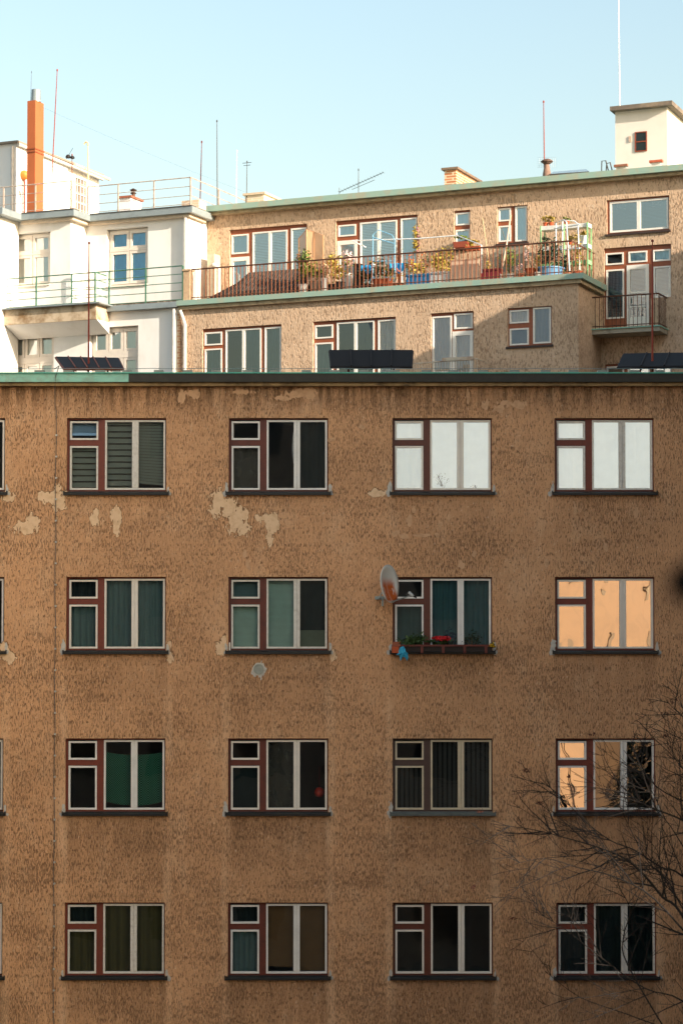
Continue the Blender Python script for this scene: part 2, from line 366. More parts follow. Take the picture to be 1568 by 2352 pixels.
def pb(*l):  # px blobs x,y,rx,ry in P pixels
    return [(*F0.uz(x,y),rx/121.75,ry/121.75) for x,y,rx,ry in l]
PL1=M('#e6c6a0',.95,var=.5,sc=9,bmp=.5,dark='#c19a70',name='bare_cream_plaster')
groups=[[(118,1145,20,14),(136,1150,16,30),(97,1140,12,10),(60,1212,26,14),(75,1198,14,16)],[(218,1190,9,20),(268,1190,12,26),(268,1216,7,14)],
 [(500,1155,16,28),(528,1165,20,24),(545,1185,22,26),(560,1215,16,14),(535,1205,12,20)],[(610,1190,22,10),(628,1205,14,26),(620,1235,8,16)],
 [(866,1133,28,8)],[(420,908,9,13),(448,905,12,10),(690,905,34,10),(712,903,16,12),(650,915,20,5),(560,900,26,5)],[(1115,929,7,11),(1075,912,5,16),(1190,930,16,10),(1142,938,16,9),(1160,925,18,5)],
 [(1060,1298,7,12),(1088,1272,5,6),(1255,1292,6,11)],[(940,1195,6,16),(908,1225,7,7),(928,1232,9,6),(965,1230,20,4),(1010,1205,5,12),(950,1170,5,9),(1030,1190,4,12),(1004,1230,5,6)],
 [(18,1140,14,12),(20,1512,16,12),(12,1495,12,18)],[(392,1510,9,12),(388,1480,6,9)],[(766,1505,8,12),(508,1490,10,16),(514,1470,6,10)],[(1320,1170,4,16),(1460,1175,4,14),(1240,2010,5,8),(886,1873,5,6)],
 [(570,1300,5,10),(562,1272,4,8),(1390,1260,5,12),(440,980,4,9),(830,980,6,5),(760,1010,7,5)]]
mb=MB(); mf=MB(); mr=MB()
for i,g in enumerate(groups):
    q=patch(pb(*g),seed=i*3.1,amp=.75); t_=mf if i in (5,6,7,8,12,13) else mb; n=len(t_.v); t_.v+=q.v; t_.f+=[tuple(a+n for a in f) for f in q.f]
    if t_ is mb:
        q=patch([(a,b+.006,c,d) for a,b,c,d in pb(*g)],seed=i*3.1,amp=.75,thr=-.13,d=.0025); n=len(mr.v); mr.v+=q.v; mr.f+=[tuple(a+n for a in f) for f in q.f]
build(mb,'bare_plaster',PL1,apt); build(mf,'faint_bare_plaster',M('#d2a983',.95,var=.6,sc=9,bmp=.5,dark='#a9805a',name='faint_plaster'),apt); build(mr,'broken_rim',M('#8f6b4c',.95,var=.6,sc=14,bmp=.6,name='broken_plaster_rim'),apt)
PL2=M('#c6c2b8',.95,var=.5,sc=12,bmp=.4,name='grey_mortar')
mb=MB(); rg=random.Random(3)
for r in range(4):
    for ci,x in enumerate(WX):
        for side in (0,1):
            if rg.random()<.12: continue
            u=x-.05 if side==0 else x+W_W+.05; z=WZ[r][0]+.01; s_=rg.uniform(.55,1.2)*(1.1 if side==0 else .8)
            sgn=-1 if side==0 else 1
            q=patch([(u-sgn*.012,z+.05*s_,.032*s_,.11*s_),(u+sgn*.02,z-.04,.04*s_,.05*s_)],seed=rg.uniform(0,99),amp=.7,d=.007,cell=.012); n=len(mb.v)
            mb.v+=q.v; mb.f+=[tuple(a+n for a in f) for f in q.f]
build(mb,'mortar_repairs',PL2,apt)
# round vent under the second window of row two
vu,vz=F0.uz(594,1537)
mb=MB().lathe(F0.w(vu,vz,0),[(.0,.02),(.07,.02),(.085,.025),(.098,.022),(.098,0)],18,(0,-1,0)); v_=build(mb,'air_vent',M('#9da196',.6,var=.3,name='vent_grey'),apt)
q=patch([(vu,vz,.13,.14)],seed=4,amp=.5,d=.006); build(q,'mortar_ring',PL2,v_)
# ---- windows
interior=MB()
def cz_in(parent,F,kind,u0,u1,z0,z1,d,seed=0):
    """window dressing between u0..u1"""
    if not kind: return
    k,mat=kind[0],kind[1]
    if k=='drape': o=build(drape(F,u0,u1,z0,z1,d,kind[2],kind[3],seed=seed),'curtain',mat,parent,smooth=True)
    elif k=='slat': o=build(slats(F,u0,u1,z0+(kind[3] if len(kind)>3 else 0),z1,d,kind[2],.5,kind[4] if len(kind)>4 else 0),'blind',mat,parent)
    elif k=='sag': o=build(drape(F,u0,u1,z0,z1,d,.012,3,kind[2],seed),'hung_cloth',mat,parent,smooth=True)
    if len(kind)>5 and kind[5]: o['label']=kind[5]
def front_window(x,z0,z1,label,dress,gl=GL,glr=None,fm=BROWN,cm=WHITE,sm=SILL,seed=0):
    W,Hh=W_W,z1-z0; d0,d1=-.20,-.085
    mb=MB(); ring(mb,F0,x,x+W,z0,z1,0,d0,d1,wl=.045,wr=.02,wt=.03,wb=.045)
    mb.box(F0,x+.585,x+.72,z0+.045,z1-.03,d0,d1); mb.box(F0,x+.045,x+.585,z0+.63*Hh,z0+.71*Hh,d0,d1)
    wn=build(mb,'window',fm,apt,label=label)
    cas=[(x+.05,x+.588,z0+.708*Hh,z1-.055),(x+.05,x+.588,z0+.045,z0+.625*Hh),(x+.715,x+1.288,z0+.045,z1-.035),(x+1.288,x+W-.022,z0+.045,z1-.035)]
    gm=MB(); gr=MB()
    for i,(a,b,c,e) in enumerate(cas):
        m_=MB(); wl=.034 if i!=3 else .058; wr=.034 if i!=2 else .058
        ring(m_,F0,a+.002,b-.002,c,e,.034,-.15,-.068,wl=wl,wr=wr); 
        if i>=2: 
            e_=b-.058 if i==2 else a+.05; m_.box(F0,e_-.002 if i==2 else e_-.05+.004,e_+.052 if i==2 else e_+.004,c+.05,e-.05,-.068,-.060)
        build(m_,'casement',cm,wn)
        (gr if (i>=2 and glr) else gm).poly(F0.w(a+.02,c+.02,-.115),F0.w(b-.02,c+.02,-.115),F0.w(b-.02,e-.02,-.115),F0.w(a+.02,e-.02,-.115))
    build(gm,'pane',gl,wn)
    if gr.v: build(gr,'pane',glr,wn)
    sl_=MB(); sl_.hexa([F0.w(x-.05,z0-.06,.075),F0.w(x+W+.05,z0-.06,.075),F0.w(x+W+.05,z0-.06,.001),F0.w(x-.05,z0-.06,.001),F0.w(x-.05,z0-.022,.075),F0.w(x+W+.05,z0-.022,.075),F0.w(x+W+.05,z0+.004,.001),F0.w(x-.05,z0+.004,.001)])
    sl_.box(F0,x-.055,x-.04,z0-.06,z0+.02,.002,.08); sl_.box(F0,x+W+.04,x+W+.055,z0-.06,z0+.02,.002,.08); sl_.box(F0,x+.002,x+W-.002,z0+.002,z0+.012,-.19,.0)
    build(sl_,'sill',sm,wn)
    for i,(a,b,c,e) in enumerate(cas):
        cz_in(wn,F0,dress[i],a-.02,b+.02,c-.03,e+.03,-.235,seed=seed*4+i)
    # room behind
    for (a,b,c,e,f,g) in [(x-.25,x+W+.25,z0-.5,z1+.2,-3.2,-.215)]:
        P=lambda u,z,d: F0.w(u,z,d)
        interior.poly(P(a,c,f),P(b,c,f),P(b,e,f),P(a,e,f)); interior.poly(P(a,c,f),P(a,e,f),P(a,e,g),P(a,c,g)); interior.poly(P(b,c,f),P(b,c,g),P(b,e,g),P(b,e,f))
        interior.poly(P(a,e,f),P(b,e,f),P(b,e,g),P(a,e,g)); interior.poly(P(a,c,f),P(a,c,g),P(b,c,g),P(b,c,f))
    return wn
SHW=cloth('white_sheer','#f6f8f8',.12); DKC=cloth('dim_curtain','#5d615a',.2,alpha=.75); TEAL=cloth('teal_sheer','#6a8d90',.3); TURQ=cloth('turquoise_blind','#bfe6dc',.3); OLIVE=cloth('olive_curtain','#57593c',.2)
GBL=cloth('grey_green_blind','#84928a',.1); BLUEP=cloth('blue_paper','#86acc8',.3); TAN=cloth('bamboo_blind','#8a7250',.3); GCHK=cloth('green_check','#4a8a76',.3,check=('#134f3c',46))
DVERT=cloth('dark_vertical_blind','#4a4f4c',.2,stripes=('#1f2423',0,70)); LACE=cloth('lace','#9fb5b2',.4,alpha=.55); DTEAL=cloth('dark_teal_net','#27393b',.3)
dT=('drape',TEAL,.02,5); dO=('drape',OLIVE,.025,4); dW=('drape',SHW,.006,3); dD=('drape',DTEAL,.015,5)
spec={
 (0,0):('window at the left frame edge, top row',[None]*4,GL,None),(1,0):('window at the left frame edge, second row',[None]*4,GL,None),(2,0):('window at the left frame edge, third row',[None]*4,GL,None),(3,0):('window at the left frame edge, lowest row, with teal net',[dD]*4,GL,None),
 (0,1):('top row window with dark horizontal slat blinds, one hanging crooked',[('slat',BLUEP,.3),('slat',GBL,.115),('slat',GBL,.115),('slat',GBL,.055,.12,.06)],GL,None),
 (0,2):('dark top row window with a curved white lamp arc',[None,('drape',DKC,.02,3),None,('drape',DTEAL,.02,3)],GL,None),
 (0,3):('top row window with white curtains and plants on the ledge',[('drape',SHW,.01,2),('drape',LACE,.02,3),dW,dW],GLW,None),
 (0,4):('plain bright white top row window',[dW,dW,dW,dW],GLW,None),
 (1,1):('second row window with teal net curtains',[dD,dT,dT,dT],GL,None),
 (1,2):('second row window with turquoise pleated blinds',[('slat',TEAL,.03),('slat',TURQ,.022),('slat',TURQ,.022),('drape',DTEAL,.02,2)],GL,None),
 (1,3):('second row window behind the flower box and dish',[None,('drape',LACE,.02,3),dT,dT],GLT,None),
 (1,4):('second row window mirroring an orange wall',[None,None,None,None],GLB,None),
 (2,1):('third row window with green checked cloth',[None,None,('sag',GCHK,.09),('sag',GCHK,.02)],GL,None),
 (2,2):('third row dark window with a red ball inside',[None,('drape',DTEAL,.02,2),('drape',DKC,.03,3),None],GL,None),
 (2,3):('third row window with dark vertical blinds and cream frames',[None,('drape',DVERT,.01,6),('drape',DVERT,.01,6),('drape',DVERT,.01,6)],GL,None),
 (2,4):('third row window mirroring orange light through branches',[None]*4,GLB,GL),
 (3,1):('lowest row window with olive curtains',[dD,dO,('drape',OLIVE,.03,4),dO],GL,None),
 (3,2):('lowest row window with tan bamboo blinds',[dD,dT,('slat',TAN,.022,.14,.03),('slat',TAN,.022,.05)],GL,None),
 (3,3):('lowest row window, empty and black',[None]*4,GL,None),
 (3,4):('lowest row window behind the bare branches',[dD,dD,dD,dD],GL,None)}
WIN={}
for (r,c),(lab,dr,g,g2) in spec.items():
    z0,z1=WZ[r]
    if (r,c)==(2,1):
        dr=[None,None,None,None]
    if (r,c)==(2,3): WIN[(r,c)]=front_window(WX[c],z0,z1,lab,dr,g,g2,M('#4a3530',.5,name='purple_brown_paint'),M('#cfc2a5',.5,name='cream_frame_paint'),M('#59605c',.5,var=.6,name='grey_old_sill'),seed=r*5+c)
    else: WIN[(r,c)]=front_window(WX[c],z0,z1,lab,dr,g,g2,BRS[(r*3+c*2)%3],WHS[(r*2+c)%3],seed=r*5+c)
for x in xs5:
    for r,(z0,z1) in enumerate(WZ):
        if x==xs5[-1] or r==4: front_window(x,z0,z1,'plain dark window outside the picture',[None]*4)
build(interior,'interior',ROOM,apt)
x,(z0,z1)=WX[1],WZ[2]
for (a,b) in ((x+.70,x+1.30),(x+1.27,x+1.86)):
    m_=MB(); n=24; 
    for i in range(n+1):
        t=i/n; u=a+(b-a)*t; g=(u-(x+.7))/1.16; sg=.09*4*g*(1-g); dd=-.235+.012*math.sin(u*19); bs=len(m_.v)
        m_.v+=[F0.w(u,z0+.20-sg,dd),F0.w(u,z1-.26-sg*.7,dd)]
        if i: m_.f.append((bs-2,bs,bs+1,bs-1))
    build(m_,'hung_cloth',GCHK,WIN[(2,1)],smooth=True)
# half panel in the right pane of (1,2)
x,(z0,z1)=WX[2],WZ[1]; m_=MB().box(F0,x+1.3,x+1.88,z0-.02,z0+.39,-.24,-.2); build(m_,'lower_panel',M('#5b6d5c',.7,name='green_panel'),WIN[(1,2)])
# things seen inside
m_=MB(); x,(z0,z1)=WX[2],WZ[0]; cc=(x+1.24,z1-.53)
m_.tube([F0.w(cc[0]+.10+.13*math.cos(a),cc[1]+.5*math.sin(a),-.3) for a in [R(95+i*9) for i in range(20)]],.02,8)  # arc modelled solid where a reflection crosses the pane
single(m_,'reflection_arc',M('#dfe6e4',.4,name='reflection_white'),'thin curved white ring standing in for a reflection in the dark top row window','reflection')
x,(z0,z1)=WX[2],WZ[2]; u,z=F0.uz(733,1823); m_=MB().lathe(F0.w(u,z,-.35),[(.0,-.1),(.05,-.085),(.085,-.05),(.1,0),(.085,.05),(.05,.085),(.0,.1)],16); m_.tube([F0.w(u,z+.1,-.35),F0.w(u,z+.5,-.35)],.003,4)
single(m_,'ball_ornament',M('#a83022',.4,name='red_ornament'),'red ball ornament hanging inside the dark third row window','ornament',smooth=True)
u,z=F0.uz(192,1862); m_=MB().leaves(F0.w(u,z+.02,-.22),(.12,.04,.02),30,.03,seed=5); single(m_,'folded_cloth',M('#6fae9c',.8,name='pale_green_cloth'),'pale green crumpled cloth on the ledge left of the green checked cloth','cloth')
GLf=[M('#3f5a2c',.7,var=.6,sc=14,dark='#1c2d16',name='dark_foliage'),M('#6b7a2c',.7,var=.6,sc=14,dark='#3d4a1c',name='yellow_green_foliage'),M('#a08a2e',.7,var=.6,sc=14,dark='#6c5d20',name='yellowing_foliage'),M('#263c25',.7,var=.6,sc=14,dark='#13200f',name='evergreen_foliage')]
TERR=M('#b2532c',.8,var=.35,sc=9,name='terracotta'); WPOT=M('#dcd9cf',.6,var=.2,name='white_pot'); BLK=M('#22201e',.7,name='black_plastic')
def plant(F,px,py,d,h,wd,mat,name,label,cat='plant',group=None,pot=None,potr=.1,poth=.18,stems=4,n=90,ls=.045,flowers=None,base_z=None,seed=0):
    """px,py = base of the pot"""
    u,z=F.uz(px,py,d); z=base_z if base_z is not None else z
    b=F.w(u,z,d); th=empty(name,b,label,cat,group)
    pz=0
    if pot: build(MB().lathe(b,[(0,0),(potr*.72,0),(potr,poth),(potr*1.08,poth),(potr*1.08,poth-.02*1),(potr*.9,poth-.02),(0,poth-.03)],12),'pot',pot,th,smooth=False); pz=poth-.03
    if F is not F0: n=int(n*1.5); wd*=1.2; h*=1.1
    st=MB(); rg=random.Random(seed+int(px))
    for i in range(stems):
        t=F.w(u+rg.uniform(-.5,.5)*wd,z+pz+h*rg.uniform(.5,.95),d+rg.uniform(-.4,.4)*wd); q=F.w(u,z+pz,d)
        st.tube([q,q.lerp(t,.5)+Vector((0,0,h*.08)),t],[.008,.006,.003],4)
    build(st,'stem',M('#5a4a2e',.8,name='stem_brown'),th)
    lf=MB().leaves(F.w(u,z+pz+h*.58,d),(wd*.55,wd*.45,h*.48),n,ls,seed=seed+int(px)); build(lf,'leaves',mat,th)
    if flowers:
        fl=MB().leaves(F.w(u,z+pz+h*.68,d),(wd*.5,wd*.45,h*.36),flowers[1],flowers[2],seed=seed+77+int(px)); build(fl,'blossoms',flowers[0],th)
    return th
# ledge plants inside (0,3) and (1,3)
zl=WZ[0][0]+.03
plant(F0,1018,1120,-.14,.32,.30,M('#7e6f66',.8,name='dry_pink_grey'),'ledge_plant','dry pinkish plant inside the white top row window beside the mullion',base_z=zl,n=60,ls=.02,stems=9,seed=2)
plant(F0,1092,1120,-.14,.14,.2,M('#a87d6c',.8,name='dusty_pink'),'ledge_plant','small dusty pink plant inside the white top row window, right pane',base_z=zl,n=40,ls=.02,seed=3)
zl=WZ[1][0]+.02
plant(F0,1030,1480,-.14,.42,.32,M('#3c5161',.8,name='bluish_leaf'),'ledge_plant','bluish flowering plant behind the middle pane of the flower box window',base_z=zl,n=90,ls=.03,seed=4)
plant(F0,1085,1480,-.14,.44,.5,GLf[3],'ledge_plant','dark green plant behind the right pane of the flower box window',base_z=zl,n=120,ls=.03,seed=5)
plant(F0,945,1480,-.14,.22,.36,GLf[0],'ledge_plant','low dark plant behind the lace curtain left pane',base_z=zl,n=60,ls=.03,seed=6)
# flower box
x,(z0,z1)=WX[3],WZ[1]
fb=empty('flower_box',F0.w(x+.95,z0-.02,.1),'long dark flower box with red slats on the sill right of the satellite dish','flower box')
m_=MB(); ring(m_,F0,x+.03,x+W_W-.03,z0-.01,z0+.14,.0,.075,.21,wl=.02,wr=.02,wt=0,wb=.0); m_.box(F0,x+.05,x+W_W-.05,z0-.01,z0+.10,.08,.2); build(m_,'trough',M('#2a201b',.8,name='dark_trough'),fb)
m_=MB().box(F0,x+.02,x+W_W-.02,z0+.085,z0+.12,.211,.225)
for k in range(5): m_.box(F0,x+.12+k*.4,x+.17+k*.4,z0-.04,z0+.085,.211,.225)
build(m_,'red_rail',M('#642a1f',.6,name='dark_red_wood'),fb)
def clump(px,py,d,rad,n,mat,name,label,cat,ls=.04,seed=0,extra=None):
    u,z=F0.uz(px,py,d); m_=MB().leaves(F0.w(u,z,d),rad,n,ls,seed=seed); th=empty(name,F0.w(u,z-rad[2],d),label,cat); build(m_,'leaves',mat,th)
    st=MB(); rg=random.Random(seed)
    for k in range(6): st.tube([F0.w(u+rg.uniform(-.1,.1),z-rad[2],d),F0.w(u+rg.uniform(-rad[0],rad[0]),z+rg.uniform(-.3,.6)*rad[2],d+rg.uniform(-.05,.05))],.005,4)
    build(st,'stem',GLf[0],th)
    if extra:
        uu,zz=F0.uz(extra[1],extra[2],d+.06); build(MB().leaves(F0.w(uu,zz,d+.06),extra[3],extra[4],extra[5],seed=seed+9),'blossoms',extra[0],th)
clump(948,1470,.16,(.32,.08,.13),330,GLf[0],'geranium','dense trailing green geranium on the left half of the flower box','plant',seed=1)
clump(1010,1474,.15,(.22,.06,.07),130,GLf[0],'geranium','bright red blossoming geranium in the middle of the flower box','plant',seed=2,extra=(M('#d8232a',.6,name='red_petals'),1012,1466,(.16,.06,.05),150,.032))
clump(1130,1481,.17,(.06,.05,.06),40,GLf[3],'pansy','yellow pansies at the right end of the flower box','flowers',seed=3,ls=.03,extra=(M('#d8b020',.6,name='yellow_petals'),1130,1479,(.09,.04,.06),30,.028))
u,z=F0.uz(907,1490,.2); th=empty('clay_pot',F0.w(u,z-.09,.18),'small terracotta pot with roof shaped lid at the left end of the flower box','pot')
build(MB().box(F0,u-.06,u+.07,z-.08,z+.04,.13,.24),'body',TERR,th); build(MB().hexa([F0.w(u-.07,z+.043,.25),F0.w(u+.09,z+.043,.25),F0.w(u+.09,z+.043,.12),F0.w(u-.07,z+.043,.12),F0.w(u-.03,z+.13,.19),F0.w(u+.11,z+.13,.19),F0.w(u+.11,z+.13,.17),F0.w(u-.03,z+.13,.17)]),'lid',M('#8a4a2e',.8,name='dark_clay'),th)
# blue cloth
m_=MB(); u,z=F0.uz(925,1484,.25)
cs=[(0,0),(-.06,-.03),(-.1,-.14),(-.13,-.17),(-.08,-.17),(-.06,-.2),(-.05,-.28),(-.02,-.24),(0,-.2),(.03,-.21),(.08,-.28),(.1,-.22),(.09,-.16),(.1,-.14),(.05,-.1),(.03,-.02)]
c0=Vector((0,-.1)); n=len(cs)
for i in range(n):
    a,b=cs[i],cs[(i+1)%n]; j=lambda k:.03*math.sin(k*2.4)
    m_.poly(F0.w(u,z-.12,.29),F0.w(u+a[0],z+a[1],.25+j(i)),F0.w(u+b[0],z+b[1],.25+j((i+1)%n))); m_.poly(F0.w(u,z-.12,.26),F0.w(u+b[0],z+b[1],.24+j((i+1)%n)),F0.w(u+a[0],z+a[1],.24+j(i)))
single(m_,'blue_rag',M('#35a8cf',.8,var=.5,sc=20,name='bright_blue_cloth'),'bright blue rag hanging from the flower box','cloth')
# satellite dish
u,z=F0.uz(893,1341,.42); c=F0.w(u,z,.42); ax=Vector((math.sin(R(58)),-math.cos(R(58)),.10)).normalized()
th=empty('satellite_dish',F0.w(u,z-.4,.3),'rust streaked white satellite dish bracketed to the plaster beside the flower box window','satellite dish')
m,nt_,b=nodes('rusty_dish_paint'); cc_=coord(nt_); sx=nt_.nodes.new('ShaderNodeSeparateXYZ'); nt_.links.new(cc_,sx.inputs[0])
n1=noi(nt_,cc_,(16,16,5),3,.6); zz=mapr(nt_,sx.outputs[2],.56,.34); zb=mapr(nt_,sx.outputs[2],.04,.11)
u_=mth(nt_,'ABSOLUTE',mth(nt_,'SUBTRACT',mth(nt_,'ABSOLUTE',mth(nt_,'ADD',sx.outputs[1],.1)),.08)); side=mapr(nt_,u_,.05,.13,1,0)
f=mth(nt_,'MULTIPLY',mth(nt_,'MULTIPLY',zz,zb),mth(nt_,'MULTIPLY',side,mapr(nt_,n1,.30,.46)),clamp=True)
nt_.links.new(mixc(nt_,f,lin('#e8e8e0'),lin('#cc5f18')),b.inputs['Base Color']); b.inputs['Roughness'].default_value=.6
DISH=m
X=ax.cross(Vector((0,0,1))).normalized(); Y=ax.cross(X)
m_=MB(); prof=[(0,0),(.1,.006),(.2,.022),(.29,.047),(.35,.07)]; nn=32
for off,ln in ((0,prof),(-.012,prof[::-1])):
    b0=len(m_.v)
    for (r_,h_) in ln:
        for k in range(nn): a=2*math.pi*k/nn; m_.v.append(c+X*(r_*math.cos(a)*.94)+Y*(r_*math.sin(a)*1.03)+ax*(h_+off-.05))
    for i in range(len(ln)-1):
        for k in range(nn): p=b0+i*nn+k; q=b0+i*nn+(k+1)%nn; m_.f.append((p,q,q+nn,p+nn))
b1=4*nn; b2=5*nn
for k in range(nn): m_.f.append((b1+k,b1+(k+1)%nn,b2+(k+1)%nn,b2+k))
build(m_,'reflector',DISH,th,smooth=True)
GREYM=M('#8e9490',.5,metal=.5,name='galvanised_steel')
uL,zL=F0.uz(945,1367,.55); LN=F0.w(uL,zL,.55); bot=c-Vector((0,0,.35))+ax*.02
a_=build(MB().tube([bot,LN],.011,6),'arm',GREYM,th); build(MB().tube([LN+Vector((.03,-.02,-.02)),LN+Vector((-.05,.03,.05))],[.022,.03],8),'receiver',M('#b9beb8',.5,name='receiver_grey'),a_); build(MB().tube([LN+Vector((0,0,.0)),LN+Vector((.09,0,-.05))],.014,6),'cable_plug',BLK,a_)
bk=MB(); ub,zb_=F0.uz(868,1373,.1); bk.tube([F0.w(ub+.02,zb_,0.0),F0.w(ub+.02,zb_,.36),c-ax*.06],.016,6); bk.box(F0,ub-.06,ub+.12,zb_-.03,zb_+.03,0,.03); bk.box(F0,ub+.06,ub+.1,zb_-.16,zb_,.2,.24)
build(bk,'bracket',M('#9fb0ad',.5,var=.4,name='bracket_paint'),th)
# window handle-like hinge plate (left of window (1,2))
u,z=F0.uz(528,1478); build(MB().box(F0,u-.012,u+.012,z-.13,z+.02,.0,.03),'hinge_plate',WHITE,WIN[(1,2)])
# ---------------- roof items of the front building
RY=2.2; FRf=Face((0,RY),0)
rust=M('#8a3e22',.8,var=.5,sc=9,dark='#4b2416',name='rusty_steel')
def rod(pxb,pyb,pxt,pyt,Y,r,mat,name,label,cat='lightning rod',zb=None):
    a=at(pxb,pyb,Y); b=at(pxt,pyt,Y)
    if zb: a=a+(a-b)*((a.z-zb)/(b.z-a.z))
    th=empty(name,a,label,cat,'lightning rods on the roofs'); build(MB().tube([a,a.lerp(b,.5),b],[r,r*.85,r*.5],6),'rod',mat,th); build(MB().lathe(a,[(0,.12),(r*2,.12),(r*3.2,.02),(r*3.2,0)],10),'foot',mat,th); build(MB().lathe(b,[(0,-.01),(r*1.1,0),(r*1.1,.03),(0,.05)],8),'tip',mat,th)
    return th
RED=M('#8c3420',.7,var=.4,sc=5,dark='#6e2c1c',name='red_lead_paint')
rod(204,852,205,560,RY+.3,.022,RED,'lightning_rod','orange red rod rising behind the left roof panel in front of the white building',zb=H+4.55)
rod(1497,850,1497,555,RY+.3,.025,RED,'lightning_rod','red rod rising in front of the small balcony at the right',zb=H+4.55)
PAN=M('#171513',.85,var=.3,sc=4,name='panel_black'); PFR=M('#201b18',.8,var=.4,name='panel_frame')
def roofpanel(corners,label,backlit=False):
    # corners TL,TR,BR,BL px with Y each
    P=[at(x,y,Y) for x,y,Y in corners]; th=empty('roof_panel',((P[2]+P[3])/2)*1.0,label,'roof panel','tilted panels on the front roof')
    TL,TR,BR,BL=P; N=(TR-TL).cross(BL-TL).normalized()*.03
    build(MB().hexa([BL+N,BR+N,BR-N,BL-N,TL+N,TR+N,TR-N,TL-N]),'panel',PAN,th)
    fm=MB(); fm.tube([TL,TR],.03,5); fm.tube([BL,BR],.03,5); fm.tube([TL,BL],.028,5); fm.tube([TR,BR],.028,5)
    for k in range(1,5 if backlit else 4):
        t=k/(5 if backlit else 4); fm.tube([TL.lerp(TR,t)-N*1.3,BL.lerp(BR,t)-N*1.3],.018,4); fm.tube([TL.lerp(TR,t)+N*1.3,BL.lerp(BR,t)+N*1.3],.018,4)
    build(fm,'frame',rust2 if backlit else PFR,th)
    for t in (.22,.78):
        q=BL.lerp(BR,t); tq=TL.lerp(TR,t).lerp(q,.4); build(MB().tube([tq+Vector((0,.05,0)),Vector((q.x,q.y+.1,H+4.55))],.02,5),'leg',rust,th)
    lf=MB().lathe(Vector(((BL.x+BR.x)/2,BL.y-.1,H+4.75)),[(0,.28),(.03,.27),(.16,.18),(.16,.16),(.06,.16),(.05,0)],10); build(lf,'vent_hood',PFR,th)
rust2=M('#7a4632',.8,var=.4,name='dark_rust')
roofpanel([(129,822,3.3),(272,825,3.0),(283,848,2.0),(148,848,2.2)],'black tilted roof panel with rusty frame in front of the white building',True)
roofpanel([(757,807,2.4),(947,807,2.4),(944,844,1.9),(761,844,1.9)],'black box like ribbed roof panel in the middle of the roof edge')
roofpanel([(1432,815,3.0),(1640,812,3.0),(1630,842,2.2),(1418,845,2.2)],'dark tilted roof panel at the right frame edge below the small balcony')
# small balcony rack behind the parapet
# ================================================================== REAR BUILDINGS
TH=R(23.3); r0=ray(1330,1450); X0=r0.x/r0.y*61
L0=Face((X0,21),TH); U2=L0.off(-2.3); WR=L0.off(-1.0)
PLB=plaster('coarse_beige_plaster',lin('#d3b394'),lin('#e3caae'),lin('#6f543d'),lin('#e6d3ba'),26,9,.42,pitamt=.5)
PLG=M('#8f8879',.9,var=.5,sc=3,name='grey_patch')
reap=empty('apartment_building',(L0.w(-3,0,-6)),'beige coarse plaster terraced block behind with planted roof terrace','apartment building')
zR1=U2.z(976,428.6,.35); zRb=zR1-.18; zT=L0.z(918.6,655,.2)
print('roof z',zR1,U2.z(1568,376.5,.35),U2.z(473,478,.35),'terr',zT,L0.z(1331,625.5,.2),L0.z(415,691,.2),zT-H)
uL=L0.u(416,760); uWs=WR.u(433,560)
uB=uWs   # white/brown boundary along u on the upper level
HOL={}
